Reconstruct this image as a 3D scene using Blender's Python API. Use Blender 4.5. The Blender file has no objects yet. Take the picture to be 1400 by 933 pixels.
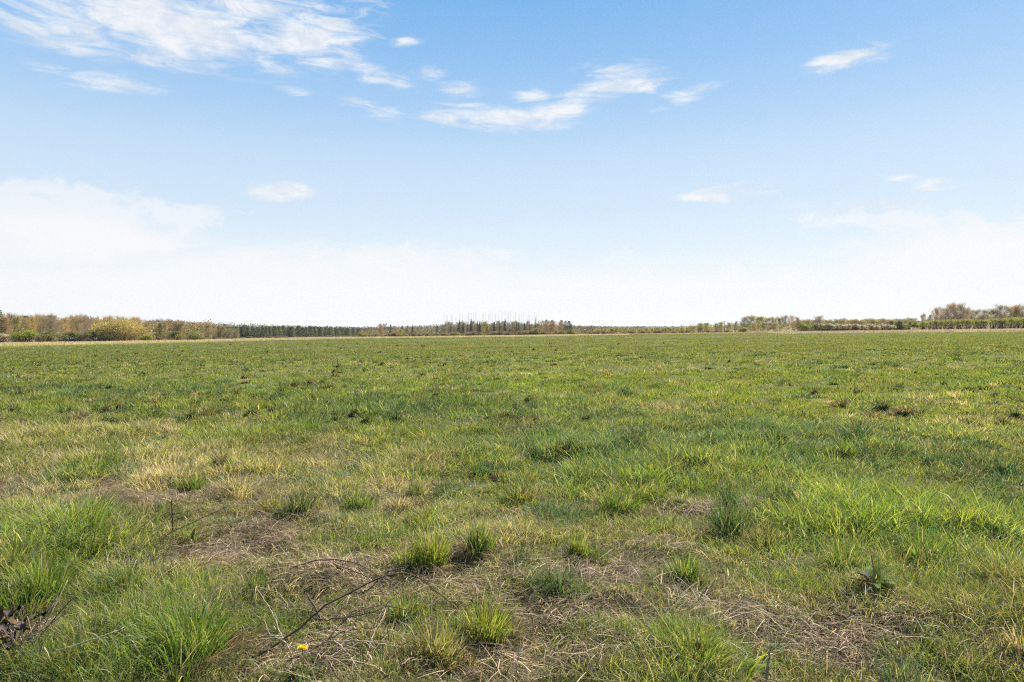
import bpy, math
import numpy as np
from mathutils import Vector

R = math.radians
S = bpy.context.scene
C = S.collection

# ------------------------------------------------------------------ camera
F = 933.0                 # focal length in photo pixels (24 mm on a 36 mm sensor, 1400 px wide)
HC = 1.30                 # eye height above the ground
YV = 456.25               # level line in the photo
TILT = 0.0132             # the land climbs gently to the right
cam_d = bpy.data.cameras.new('camera')
cam_d.lens = 24; cam_d.sensor_width = 36
cam_d.shift_y = -(466.5 - YV) / 1400.0
cam_d.clip_start = 0.05; cam_d.clip_end = 30000
cam = bpy.data.objects.new('camera', cam_d); C.objects.link(cam)
cam.location = (0, 0, HC); cam.rotation_euler = (R(90), 0, 0)
S.camera = cam

# ------------------------------------------------------------------ exposure, sampling
S.view_settings.view_transform = 'Standard'
S.view_settings.look = 'None'
S.view_settings.gamma = 1.0
S.view_settings.use_curve_mapping = False
EXPO = 1.34
S.view_settings.exposure = EXPO
cy = S.cycles
cy.max_bounces = 5; cy.diffuse_bounces = 3; cy.glossy_bounces = 2; cy.transmission_bounces = 3
cy.transparent_max_bounces = 4; cy.volume_bounces = 0
cy.caustics_reflective = False; cy.caustics_refractive = False
cy.use_denoising = False; cy.filter_width = 1.2
S.render.use_persistent_data = False

# ------------------------------------------------------------------ sky and sun
SUN_EL, SUN_AZ = R(43), R(36)        # azimuth to the right of the view direction (+Y)
SKY_STRENGTH = 0.1
W = bpy.data.worlds.new('World'); S.world = W
W.use_nodes = True
nt = W.node_tree; nt.nodes.clear()
N = nt.nodes.new; L = nt.links.new

def math_node(op, a, b=None, c=None, clamp=False):
    n = N('ShaderNodeMath'); n.operation = op; n.use_clamp = clamp
    for i, v in enumerate((a, b, c)):
        if v is None: continue
        if isinstance(v, (int, float)): n.inputs[i].default_value = v
        else: L(v, n.inputs[i])
    return n.outputs[0]

def mix_col(f, a, b, mode='MIX'):
    n = N('ShaderNodeMix'); n.data_type = 'RGBA'; n.blend_type = mode
    for s, v in ((n.inputs[0], f), (n.inputs[6], a), (n.inputs[7], b)):
        if isinstance(v, (int, float)): s.default_value = v
        elif isinstance(v, tuple): s.default_value = v if len(v) == 4 else (*v, 1)
        else: L(v, s)
    return n.outputs[2]

tc = N('ShaderNodeTexCoord')
sep = N('ShaderNodeSeparateXYZ'); L(tc.outputs['Generated'], sep.inputs[0])
az = math_node('ARCTAN2', sep.outputs[0], sep.outputs[1])
el = math_node('ARCSINE', sep.outputs[2])
cmb = N('ShaderNodeCombineXYZ'); L(az, cmb.inputs[0]); L(el, cmb.inputs[1])
ang = cmb.outputs[0]

sky = N('ShaderNodeTexSky'); sky.sky_type = 'NISHITA'
sky.sun_disc = False; sky.sun_elevation = SUN_EL; sky.sun_rotation = SUN_AZ
sky.air_density = 1.0; sky.dust_density = 1.6; sky.ozone_density = 1.5

def lin(c):
    return tuple(((v / 255) / 12.92 if v <= 10 else (((v / 255) + 0.055) / 1.055) ** 2.4) for v in c)
GAIN = 1.0 / (SKY_STRENGTH * 2 ** EXPO)
ramp = N('ShaderNodeValToRGB')
stops = [(0.0, (246, 249, 251)), (3.5, (243, 247, 250)), (7.5, (222, 237, 248)), (9.6, (213, 231, 248)), (14, (196, 222, 246)), (17.5, (172, 208, 243)),
         (22, (144, 192, 239)), (26, (122, 180, 235)), (40, (98, 158, 224)), (70, (80, 136, 210))]
els = ramp.color_ramp.elements
while len(els) < len(stops): els.new(0.5)
for e, (d, c) in zip(els, stops):
    e.position = d / 90.0; e.color = (*lin(c), 1)
L(math_node('DIVIDE', el, math.pi / 2, clamp=True), ramp.inputs[0])
clear = mix_col(1.0, ramp.outputs[0], (GAIN, GAIN, GAIN), 'MULTIPLY')
clear = mix_col(0.975, sky.outputs[0], clear)

def px_dir(px, py):
    a = math.atan((px - 700) / F)
    return a, math.atan((YV - py) / F * math.cos(a))

# clouds: soft elliptical banks given by direction, torn by stretched noise
def noise(scale_x, scale_y, detail, rough, seed, warp=0.0):
    mp = N('ShaderNodeMapping'); mp.inputs['Scale'].default_value = (scale_x, scale_y, 1); mp.inputs['Location'].default_value = (seed, seed * 1.7, seed)
    mp.inputs['Rotation'].default_value = (0, 0, 0)
    L(ang, mp.inputs[0])
    n = N('ShaderNodeTexNoise'); n.noise_dimensions = '2D'; n.inputs['Scale'].default_value = 1; n.inputs['Detail'].default_value = detail
    n.inputs['Roughness'].default_value = rough; n.inputs['Distortion'].default_value = warp
    L(mp.outputs[0], n.inputs[0])
    return n.outputs[0]
fine = noise(13, 60, 10, 0.66, 3.3, 0.5)
broad = noise(7, 20, 6, 0.58, 8.1, 0.3)

def banks(lst):
    acc = None
    for (px, py, rx, ry, rot, st) in lst:
        if rx < 64: rx *= 1.4; ry *= 1.45; st *= .76
        a, e = px_dir(px, py)
        mp = N('ShaderNodeMapping'); mp.vector_type = 'TEXTURE'
        k = 1 / F * math.cos(a)
        mp.inputs['Location'].default_value = (a, e, 0); mp.inputs['Rotation'].default_value = (0, 0, R(rot))
        mp.inputs['Scale'].default_value = (rx * k * math.cos(a), ry * k, 1)
        L(ang, mp.inputs[0])
        g = N('ShaderNodeTexGradient'); g.gradient_type = 'SPHERICAL'; L(mp.outputs[0], g.inputs[0])
        v = math_node('MULTIPLY', g.outputs[1], st)
        acc = v if acc is None else math_node('MAXIMUM', acc, v)
    return acc
wisps = banks([
    (245, 34, 330, 62, -3, 1.35), (90, 26, 170, 62, -6, 1.1), (425, 46, 125, 36, 2, 1.25), (330, 4, 190, 40, 0, 1.1), (40, 36, 130, 30, -10, 1.0),
    (210, 84, 62, 14, -4, 1.0), (140, 113, 120, 17, 3, 1.0), (75, 98, 62, 13, -14, 1.0), (500, 14, 60, 15, 10, .95), (400, 8, 60, 18, 0, 1.0),
    (517, 105, 52, 13, -13, 1.0), (440, 87, 42, 9, -6, .9), (410, 127, 34, 9, 0, .85), (518, 152, 52, 13, -8, .95), (556, 57, 30, 6, 8, .9),
    (630, 122, 34, 11, 2, 1.05), (675, 163, 138, 23, -3, 1.25), (745, 157, 80, 17, 6, 1.1), (728, 131, 30, 13, 0, .85), (590, 100, 26, 9, 0, .8),
    (845, 96, 90, 17, -2, 1.1), (865, 118, 100, 19, 3, 1.15), (938, 124, 58, 9, 8, .95), (936, 138, 32, 7, 0, .9), (800, 128, 50, 14, 10, .85), (893, 150, 22, 7, 0, .8),
    (1165, 80, 84, 20, 4, 1.05), (1150, 92, 66, 12, 0, .8),
    (384, 262, 70, 18, 4, 1.5), (1000, 262, 100, 17, 2, 1.05), (1275, 254, 46, 10, 0, .9), (1222, 246, 34, 7, 0, .8), (1195, 282, 120, 22, 0, .9), (1095, 280, 40, 10, 0, .8),
])
low = banks([
    (100, 330, 330, 70, 0, 1.0), (430, 412, 640, 118, 0, 1.15), (1360, 385, 420, 130, 0, 1.1), (850, 430, 640, 95, 0, 1.1),
])
heap = banks([
    (105, 300, 250, 72, -4, 1.25), (30, 290, 170, 62, 0, 1.1), (240, 298, 120, 34, 0, 1.0), (334, 289, 24, 8, 0, .9), (560, 352, 240, 34, 0, .8),
    (1330, 335, 290, 66, 0, 1.0), (1180, 300, 180, 28, -2, .75), (1010, 372, 200, 30, 0, .6), (860, 350, 140, 22, 0, .5),
])
def cover(mask, nz, amp, lo, hi):
    n = N('ShaderNodeMapRange'); n.interpolation_type = 'SMOOTHSTEP'
    L(math_node('ADD', math_node('MULTIPLY', math_node('SUBTRACT', nz, 0.5), amp), mask), n.inputs[0])
    n.inputs[1].default_value = lo; n.inputs[2].default_value = hi
    return n.outputs[0]
both = math_node('ADD', math_node('MULTIPLY', fine, 0.68), math_node('MULTIPLY', broad, 0.32))
lump = noise(22, 34, 9, 0.6, 5.7, 0.25)
c1 = math_node('MULTIPLY', cover(wisps, both, 3.6, 0.06, 1.25), 0.92)
c2 = math_node('MULTIPLY', cover(low, both, 0.8, 0.22, 0.75), 0.72)
c3 = math_node('MULTIPLY', cover(heap, lump, 1.7, 0.28, 0.74), 0.58)
# outside every bank the sky stays clear
gate = N('ShaderNodeMapRange'); gate.interpolation_type = 'SMOOTHSTEP'; L(wisps, gate.inputs[0]); gate.inputs[1].default_value = 0.0; gate.inputs[2].default_value = 0.45
c1 = math_node('MULTIPLY', c1, gate.outputs[0])
gate3 = N('ShaderNodeMapRange'); gate3.interpolation_type = 'SMOOTHSTEP'; L(heap, gate3.inputs[0]); gate3.inputs[1].default_value = 0.0; gate3.inputs[2].default_value = 0.25
c3 = math_node('MULTIPLY', c3, gate3.outputs[0])
white = tuple(v * GAIN for v in lin((250, 250, 251)))
grey = tuple(v * GAIN for v in lin((226, 233, 242)))
body = N('ShaderNodeMapRange'); L(lump, body.inputs[0]); body.inputs[1].default_value = 0.38; body.inputs[2].default_value = 0.6
tone = mix_col(body.outputs[0], grey, white)
col = mix_col(c2, clear, white)
col = mix_col(c3, col, white)
col = mix_col(c1, col, tone)
bg = N('ShaderNodeBackground'); bg.inputs['Strength'].default_value = SKY_STRENGTH
L(col, bg.inputs['Color'])
out = N('ShaderNodeOutputWorld'); L(bg.outputs[0], out.inputs['Surface'])

sun_d = bpy.data.lights.new('sun', 'SUN'); sun_d.energy = 4.6; sun_d.angle = R(0.53); sun_d.color = (1.0, 0.95, 0.86)
sun = bpy.data.objects.new('sun', sun_d); C.objects.link(sun)
sd = Vector((math.sin(SUN_AZ) * math.cos(SUN_EL), math.cos(SUN_AZ) * math.cos(SUN_EL), math.sin(SUN_EL)))
sun.rotation_euler = sd.to_track_quat('Z', 'Y').to_euler()
sun.location = sd * 50

# ------------------------------------------------------------------ helpers
rng = np.random.default_rng(7)

def tag(o, label, cat=None, group=None, kind=None):
    o['label'] = label
    if cat: o['category'] = cat
    if group: o['group'] = group
    if kind: o['kind'] = kind
    return o

def hash2(ix, iy, seed):
    h = (ix.astype(np.int64) * 374761393 + iy.astype(np.int64) * 668265263 + seed * 974634777) & 0xFFFFFFFF
    h = ((h ^ (h >> 13)) * 1274126177) & 0xFFFFFFFF
    return ((h ^ (h >> 16)) & 0xFFFFFF) / float(0xFFFFFF)

def vnoise(x, y, seed):
    x = np.asarray(x, float); y = np.asarray(y, float)
    ix = np.floor(x); iy = np.floor(y); fx = x - ix; fy = y - iy
    fx = fx * fx * (3 - 2 * fx); fy = fy * fy * (3 - 2 * fy)
    a = hash2(ix, iy, seed); b = hash2(ix + 1, iy, seed); c = hash2(ix, iy + 1, seed); d = hash2(ix + 1, iy + 1, seed)
    return (a * (1 - fx) + b * fx) * (1 - fy) + (c * (1 - fx) + d * fx) * fy

def fbm(x, y, seed, octv=3):
    s = 0; a = 0.5; n = 0
    for k in range(octv):
        s = s + a * vnoise(x * 2 ** k + 13.7 * k, y * 2 ** k - 7.1 * k, seed + k); n += a; a *= 0.55
    return s / n

def height(x, y):
    x = np.asarray(x, float); y = np.asarray(y, float)
    near = np.clip(1 - np.hypot(x, y) / 60, 0, 1)
    hum = np.clip(1 - np.hypot(x, y) / 45, 0, 1) * .075 * np.clip((fbm(x / .46, y / .46, 17, 2) - .45) * 3, 0, 1)
    return x * TILT + hum + near * (0.10 * (fbm(x / 1.9, y / 1.9, 5, 3) - 0.5) + 0.10 * (fbm(x / 6, y / 6, 9, 2) - 0.5))

def ground_at(px, py):                    # where the ground stands under a photo point
    t = HC * F / ((py - YV) + TILT * (px - 700))
    return (px - 700) / F * t, t

def at_depth(px, D):
    return (px - 700) / F * D, D

class Blobs:                              # soft patches of the field, in metres
    def __init__(s, lst):
        s.b = []
        for (px, py, rx, ry, st) in lst:
            x, y = ground_at(px, py)
            y1 = ground_at(px, py - ry)[1]; y2 = ground_at(px, py + ry)[1]
            s.b.append((x, y, rx * y / F, max((y1 - y2) / 2, 0.08), st))
    def __call__(s, x, y):
        m = np.zeros(np.shape(x))
        for bx, by, sx, sy, st in s.b:
            m = np.maximum(m, st * np.exp(-((x - bx) / sx) ** 2 - ((y - by) / sy) ** 2))
        return m
BARE = Blobs([(560, 795, 190, 60, .7), (420, 870, 160, 55, .75), (900, 765, 130, 50, .55), (1010, 855, 160, 42, .75), (650, 905, 170, 50, .8), (290, 760, 140, 36, .85), (150, 682, 150, 16, .8), (60, 666, 120, 14, 1), (190, 692, 130, 18, 1), (330, 748, 130, 34, .9), (470, 795, 120, 40, .9), (1196, 828, 40, 12, .6), (1035, 935, 44, 24, .85), (250, 748, 50, 20, .9), (414, 925, 30, 16, .6), (1160, 875, 130, 44, 1), (800, 800, 110, 28, 1), (850, 850, 140, 34, 1), (740, 850, 70, 45, .9), (1170, 885, 120, 40, 1), (1090, 850, 60, 20, .7), (320, 748, 110, 24, .9),
              (470, 780, 110, 32, .9), (430, 850, 110, 38, .7), (960, 705, 70, 16, .8), (60, 668, 110, 9, 1), (200, 690, 150, 12, .9), (620, 830, 60, 25, .7),
              (500, 900, 90, 30, .6), (0, 890, 55, 45, 1), (1330, 905, 80, 22, .6), (690, 720, 60, 18, .5), (800, 905, 110, 30, .8), (1050, 780, 60, 12, .5)])
STRAW = Blobs([(120, 645, 170, 26, .55), (420, 690, 190, 36, .4), (360, 650, 120, 30, .5), (235, 645, 130, 30, 1), (165, 622, 80, 24, 1), (310, 665, 70, 22, 1), (60, 600, 70, 12, .6), (530, 680, 70, 24, .5), (800, 690, 50, 20, .3),
               (560, 640, 80, 20, .5), (700, 740, 60, 20, .5), (300, 800, 90, 30, .35), (880, 560, 60, 8, .4), (1330, 580, 60, 10, .4), (200, 590, 90, 10, .5), (450, 620, 60, 14, .4)])
LUSH = Blobs([(60, 770, 150, 60, .9), (250, 880, 190, 60, .9), (1200, 730, 210, 62, 1), (850, 665, 150, 28, .8), (980, 910, 100, 30, .9),
              (1380, 740, 120, 40, .8), (660, 640, 160, 24, .5), (600, 900, 120, 40, .5), (420, 560, 240, 22, .5), (120, 650, 80, 16, .8), (1000, 640, 150, 20, .7), (230, 565, 200, 14, .5)])
BLUE = Blobs([(810, 612, 130, 24, 1), (1080, 605, 170, 26, .9), (570, 562, 160, 14, .8), (1365, 655, 70, 28, .9), (110, 655, 70, 14, .7), (500, 555, 100, 12, .7),
              (400, 700, 60, 24, .6), (1000, 715, 60, 24, .6), (720, 570, 150, 10, .5), (220, 532, 260, 8, .5), (900, 640, 80, 16, .6)])

# far boundary of the field, as (x/y slope, distance)
EDGE = [(-200, 96), (0, 116), (280, 170), (500, 290), (720, 268), (860, 262), (1000, 244), (1120, 230), (1400, 188), (1650, 165)]
_es = np.array([(p - 700) / F for p, d in EDGE]); _ed = np.array([d for p, d in EDGE])
def edge_dist(x, y):
    return np.interp(np.asarray(x) / np.maximum(np.asarray(y), 0.1), _es, _ed)

def mk(name, verts, tris, mat, cols=None, parent=None, smooth=False):
    me = bpy.data.meshes.new(name)
    verts = np.asarray(verts, np.float32).reshape(-1, 3); tris = np.asarray(tris, np.int32).reshape(-1, 3)
    me.vertices.add(len(verts)); me.vertices.foreach_set('co', verts.ravel())
    me.loops.add(tris.size); me.loops.foreach_set('vertex_index', tris.ravel())
    me.polygons.add(len(tris)); me.polygons.foreach_set('loop_start', np.arange(0, tris.size, 3, dtype=np.int32))
    if smooth: me.polygons.foreach_set('use_smooth', np.ones(len(tris), bool))
    me.update(calc_edges=True)
    if cols is not None:
        at = me.color_attributes.new('Col', 'FLOAT_COLOR', 'POINT')
        c4 = np.ones((len(verts), 4), np.float32); c4[:, :3] = cols
        at.data.foreach_set('color', c4.ravel())
    me.materials.append(mat)
    o = bpy.data.objects.new(name, me); C.objects.link(o)
    if parent is not None: o.parent = parent
    return o

class Bag:                                # collects triangles with colours
    def __init__(s): s.v, s.t, s.c, s.n = [], [], [], 0
    def add(s, v, t, c):
        v = np.asarray(v, float).reshape(-1, 3); c = np.asarray(c, float)
        if c.ndim == 1: c = np.tile(c, (len(v), 1))
        s.v.append(v); s.t.append(np.asarray(t, int) + s.n); s.c.append(c); s.n += len(v)
    def build(s, name, mat, parent=None, smooth=False):
        return mk(name, np.concatenate(s.v), np.concatenate(s.t), mat, np.concatenate(s.c), parent, smooth)

# ------------------------------------------------------------------ materials
def base_mat(name):
    m = bpy.data.materials.new(name); m.use_nodes = True; m.node_tree.nodes.clear(); return m

def leaf_mat(name, trans=0.45, gloss=0.06, rough=0.4, tint=(1, 1, 1), tcol=(1.15, 1.1, 0.55), var=0.35, vscale=9.0):
    """thin plant matter: its own colour, light passing through it, a faint sheen"""
    m = base_mat(name); t = m.node_tree; n = t.nodes.new; l = t.links.new
    a = n('ShaderNodeAttribute'); a.attribute_name = 'Col'
    tcn = n('ShaderNodeTexCoord'); nz = n('ShaderNodeTexNoise'); nz.inputs['Scale'].default_value = vscale; nz.inputs['Detail'].default_value = 2
    l(tcn.outputs['Object'], nz.inputs['Vector'])
    mr = n('ShaderNodeMapRange'); l(nz.outputs[0], mr.inputs[0]); mr.inputs[1].default_value = .25; mr.inputs[2].default_value = .75
    mr.inputs[3].default_value = 1 - var; mr.inputs[4].default_value = 1 + var
    mu = n('ShaderNodeVectorMath'); mu.operation = 'SCALE'; l(a.outputs['Color'], mu.inputs[0]); l(mr.outputs[0], mu.inputs['Scale'])
    d = n('ShaderNodeBsdfDiffuse'); l(mu.outputs[0], d.inputs['Color'])
    tm = n('ShaderNodeVectorMath'); tm.operation = 'MULTIPLY'; l(mu.outputs[0], tm.inputs[0]); tm.inputs[1].default_value = tcol
    tr = n('ShaderNodeBsdfTranslucent'); l(tm.outputs[0], tr.inputs['Color'])
    mx = n('ShaderNodeMixShader'); mx.inputs[0].default_value = trans; l(d.outputs[0], mx.inputs[1]); l(tr.outputs[0], mx.inputs[2])
    last = mx.outputs[0]
    if gloss > 0:
        g = n('ShaderNodeBsdfGlossy'); g.inputs['Roughness'].default_value = rough; g.inputs['Color'].default_value = (.9, .95, 1, 1)
        m2 = n('ShaderNodeMixShader'); m2.inputs[0].default_value = gloss; l(last, m2.inputs[1]); l(g.outputs[0], m2.inputs[2]); last = m2.outputs[0]
    o = n('ShaderNodeOutputMaterial'); l(last, o.inputs[0])
    return m

def bark_mat(name, scale=30, var=0.4, rough=0.85):
    m = base_mat(name); t = m.node_tree; n = t.nodes.new; l = t.links.new
    a = n('ShaderNodeAttribute'); a.attribute_name = 'Col'
    tcn = n('ShaderNodeTexCoord'); nz = n('ShaderNodeTexNoise'); nz.inputs['Scale'].default_value = scale; nz.inputs['Detail'].default_value = 4
    l(tcn.outputs['Object'], nz.inputs['Vector'])
    mr = n('ShaderNodeMapRange'); l(nz.outputs[0], mr.inputs[0]); mr.inputs[1].default_value = .3; mr.inputs[2].default_value = .7
    mr.inputs[3].default_value = 1 - var; mr.inputs[4].default_value = 1 + var
    mu = n('ShaderNodeVectorMath'); mu.operation = 'SCALE'; l(a.outputs['Color'], mu.inputs[0]); l(mr.outputs[0], mu.inputs['Scale'])
    p = n('ShaderNodeBsdfPrincipled'); p.inputs['Roughness'].default_value = rough; p.inputs['Specular IOR Level'].default_value = .08
    l(mu.outputs[0], p.inputs['Base Color'])
    o = n('ShaderNodeOutputMaterial'); l(p.outputs[0], o.inputs[0])
    return m

def ground_mat():
    m = base_mat('meadow_soil'); t = m.node_tree; n = t.nodes.new; l = t.links.new
    a = n('ShaderNodeAttribute'); a.attribute_name = 'Col'
    tcn = n('ShaderNodeTexCoord')
    def nz(scale, det, ro=.6):
        x = n('ShaderNodeTexNoise'); x.inputs['Scale'].default_value = scale; x.inputs['Detail'].default_value = det; x.inputs['Roughness'].default_value = ro
        l(tcn.outputs['Object'], x.inputs['Vector']); return x.outputs[0]
    def rngn(s, lo, hi, a0, a1):
        x = n('ShaderNodeMapRange'); l(s, x.inputs[0]); x.inputs[1].default_value = lo; x.inputs[2].default_value = hi; x.inputs[3].default_value = a0; x.inputs[4].default_value = a1; return x.outputs[0]
    f1 = nz(42, 6, .7); f2 = nz(3.5, 4); f3 = nz(.35, 5)
    k1 = rngn(f1, .3, .7, .45, 1.5); k2 = rngn(f2, .3, .7, .75, 1.25); k3 = rngn(f3, .3, .7, .85, 1.15)
    mm = n('ShaderNodeMath'); mm.operation = 'MULTIPLY'; l(k1, mm.inputs[0]); l(k2, mm.inputs[1])
    m3 = n('ShaderNodeMath'); m3.operation = 'MULTIPLY'; l(mm.outputs[0], m3.inputs[0]); l(k3, m3.inputs[1])
    mu = n('ShaderNodeVectorMath'); mu.operation = 'SCALE'; l(a.outputs['Color'], mu.inputs[0]); l(m3.outputs[0], mu.inputs['Scale'])
    p = n('ShaderNodeBsdfPrincipled'); p.inputs['Roughness'].default_value = 1.0; p.inputs['Specular IOR Level'].default_value = 0.05
    l(mu.outputs[0], p.inputs['Base Color'])
    b = n('ShaderNodeBump'); b.inputs['Strength'].default_value = .8; b.inputs['Distance'].default_value = .03; l(f1, b.inputs['Height']); l(b.outputs[0], p.inputs['Normal'])
    o = n('ShaderNodeOutputMaterial'); l(p.outputs[0], o.inputs[0])
    return m

M_GROUND = ground_mat()
M_GRASS = leaf_mat('grass_blades', trans=.5, gloss=.012, rough=.42, var=.25)
M_STRAW = leaf_mat('dry_straw', trans=.25, gloss=.01, rough=.5, tcol=(1.05, 1, .85), var=.3)
M_LEAF = leaf_mat('tree_leaves', trans=.5, gloss=.02, var=.3, vscale=.8, tcol=(1.1, 1.08, .7))
M_TWIG = leaf_mat('bare_twigs', trans=.35, gloss=.0, var=.3, vscale=.7, tcol=(1.1, 1, .85))
M_BARK = bark_mat('bark')
M_STEM = bark_mat('plant_stems', scale=60, var=.35, rough=.6)
M_DEAD = bark_mat('dead_leaf_skin', scale=40, var=.6, rough=1.0)
M_PETAL = leaf_mat('petals', trans=.3, gloss=.0, tcol=(1, .98, .8), var=.1)
M_BROAD = leaf_mat('broad_leaves', trans=.42, gloss=.006, rough=.5, var=.5, vscale=28)

# ------------------------------------------------------------------ ground
SOIL = np.array((.060, .040, .027)); STRAWC = np.array((.34, .25, .15)); MOSS = np.array((.105, .115, .032)); FARG = np.array((.10, .105, .042))
PALE = np.array((.35, .285, .145)); YGREEN = np.array((.21, .215, .055)); ROUGH = np.array((.20, .16, .085))

def ground_col(x, y):
    bare = BARE(x, y); straw = STRAW(x, y); lush = LUSH(x, y)
    n1 = fbm(x / .5, y / .5, 21, 3); n2 = fbm(x / 2.5, y / 2.5, 31, 3)
    c = MOSS[None] * (0.75 + .5 * n2[:, None])
    w = np.clip(bare * 1.3 + (n1 - .62) * 1.8, 0, 1)[:, None]
    n4 = np.clip((fbm(x / .16, y / .16, 23, 2) - .45) * 3, 0, 1)[:, None]; lit = SOIL[None] * (1 - n4) + STRAWC[None] * .62 * n4
    c = c * (1 - w) + lit * w
    w = np.clip(straw * .8, 0, .8)[:, None]; c = c * (1 - w) + STRAWC * .8 * w
    far = np.clip((y - 14) / 40, 0, 1)[:, None]; c = c * (1 - far) + FARG * (.85 + .3 * fbm(x / 14, y / 7, 77, 3)[:, None]) * far
    # beyond the field edge
    e = edge_dist(x, y); s = x / np.maximum(y, .1)
    left = np.clip((-.12 - s) / .12, 0, 1)
    strip = np.clip((y - e) / (e * .04), 0, 1) * (y > 5)
    beyond = PALE[None] * np.ones((len(x), 1))
    yb = YGREEN[None] * (left[:, None]) + PALE[None] * (1 - left[:, None])
    k = np.clip((y / e - 1.12) / .1, 0, 1)[:, None]
    beyond = yb * (1 - k) + PALE * k
    k = np.clip((y / e - 2.2) / .6, 0, 1)[:, None]
    beyond = beyond * (1 - k) + ROUGH * k
    st = strip[:, None]
    return c * (1 - st) + beyond * st

def axis(n, a, b, k):
    u = np.linspace(-1, 1, n); v = np.sinh(k * u) / math.sinh(k)
    return np.where(v < 0, v * a, v * b)
gx = axis(601, 9000, 9000, 10.5)
gy = np.concatenate([np.linspace(-60, 1.2, 24)[:-1], 1.2 + np.geomspace(.05, 12000, 330) - .05])
X, Y = np.meshgrid(gx, gy); nx, ny = len(gx), len(gy)
Z = height(X.ravel(), Y.ravel())
idx = np.arange(nx * ny).reshape(ny, nx)
q = np.stack([idx[:-1, :-1], idx[:-1, 1:], idx[1:, 1:], idx[1:, :-1]], -1).reshape(-1, 4)
tri = np.concatenate([q[:, [0, 1, 2]], q[:, [0, 2, 3]]])
g = mk('ground', np.stack([X.ravel(), Y.ravel(), Z], -1), tri, M_GROUND, ground_col(X.ravel(), Y.ravel()), smooth=True)
tag(g, 'wide flat meadow ground running out to the treeline', 'ground', kind='structure')

# ------------------------------------------------------------------ grass blades
def blades(bag, base, h, w, ang_, lean, droop, face, col, tipcol, levels):
    """curved tapering blades: base (n,3), one colour at the foot and one at the tip"""
    n = len(base); lv = np.asarray(levels)
    m = len(lv)
    hor = np.stack([np.cos(ang_), np.sin(ang_), np.zeros(n)], -1)
    sd_ = np.stack([-np.sin(face), np.cos(face), np.zeros(n)], -1)
    vs, cs = [], []
    for k, t in enumerate(lv):
        p = base + hor * (lean * h * t ** 1.6)[:, None]
        p[:, 2] += h * (t - droop * t ** 3)
        c = col * (1 - t) + tipcol * t
        if k == m - 1:
            vs.append(p); cs.append(c)
        else:
            ww = (w * .5 * (1 - .55 * t ** 1.5))[:, None] * sd_
            vs += [p - ww, p + ww]; cs += [c, c]
    V = np.stack(vs, 1); K = np.stack(cs, 1); per = V.shape[1]
    tr = []
    for k in range(m - 2): tr += [(2 * k, 2 * k + 1, 2 * k + 3), (2 * k, 2 * k + 3, 2 * k + 2)]
    k = m - 2; tr.append((2 * k, 2 * k + 1, 2 * k + 2))
    T = (np.arange(n)[:, None, None] * per + np.array(tr)[None]).reshape(-1, 3)
    bag.add(V.reshape(-1, 3), T, K.reshape(-1, 3))

NEAR_L, MID_L, FAR_L = (0, .35, .7, 1), (0, .5, 1), (0, 1)
PAL = {'lush': np.array((.150, .226, .040)), 'olive': np.array((.222, .230, .062)), 'straw': np.array((.45, .365, .225)), 'blue': np.array((.080, .148, .072)), 'brown': np.array((.18, .126, .08)),
       'lime': np.array((.232, .278, .044))}
TPAL = dict(PAL, brown=np.array((.16, .118, .075)), blue=np.array((.075, .120, .052)), olive=np.array((.19, .19, .058)))
KEYS = list(PAL); PALA = np.stack([PAL[k] for k in KEYS])

def pick(x, y):
    """a palette index per tuft from the patches of the field"""
    n = len(x); r = np.hypot(x, y)
    a = fbm(x / 2.2, y / 2.2, 41, 3); b = fbm(x / 1.0, y / 1.0, 51, 3); c_ = fbm(x / 9, y / 9, 141, 3); far = np.clip(r / 60, 0, 1)
    a = np.clip((a - .5) * 2.6 + .5, 0, 1); b = np.clip((b - .5) * 2.6 + .5, 0, 1); c_ = np.clip((c_ - .5) * 2.8 + .5, 0, 1)
    w = np.zeros((n, 6))
    w[:, 0] = .3 + 1.7 * LUSH(x, y) + 1.5 * np.clip(a - .6, 0, 1) + .5 * c_ * far
    w[:, 1] = .65 + .9 * far * (1 - c_) + .5 * (1 - a)
    w[:, 2] = .08 + 4.0 * STRAW(x, y) + 2.0 * BARE(x, y) + 1.3 * np.clip(.3 - b, 0, 1)
    w[:, 3] = .06 + 4.5 * BLUE(x, y) + 2.2 * np.clip(b - .72, 0, 1) + .7 * np.clip(c_ - .5, 0, 1)
    w[:, 4] = .05 + 1.0 * BARE(x, y) + 1.0 * np.clip(.25 - a, 0, 1)
    w[:, 5] = .30 + .7 * LUSH(x, y) * (1 - .5 * far) + .7 * np.clip(b - .5, 0, 1) * (1 - BLUE(x, y))
    w = w / w.sum(1, keepdims=True)
    u = rng.random(n)[:, None]
    return (u > np.cumsum(w, 1)).sum(1).clip(0, 5)

def sample_wedge(n, z0, z1, margin=1.12, power=1.0):
    """points spread evenly over the ground between two distances in front of the eye"""
    u = rng.random(n); y = np.sqrt(z0 * z0 + u * (z1 * z1 - z0 * z0))
    half = .76 * margin * y + .5
    x = (rng.random(n) * 2 - 1) * half
    return x, y

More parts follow.
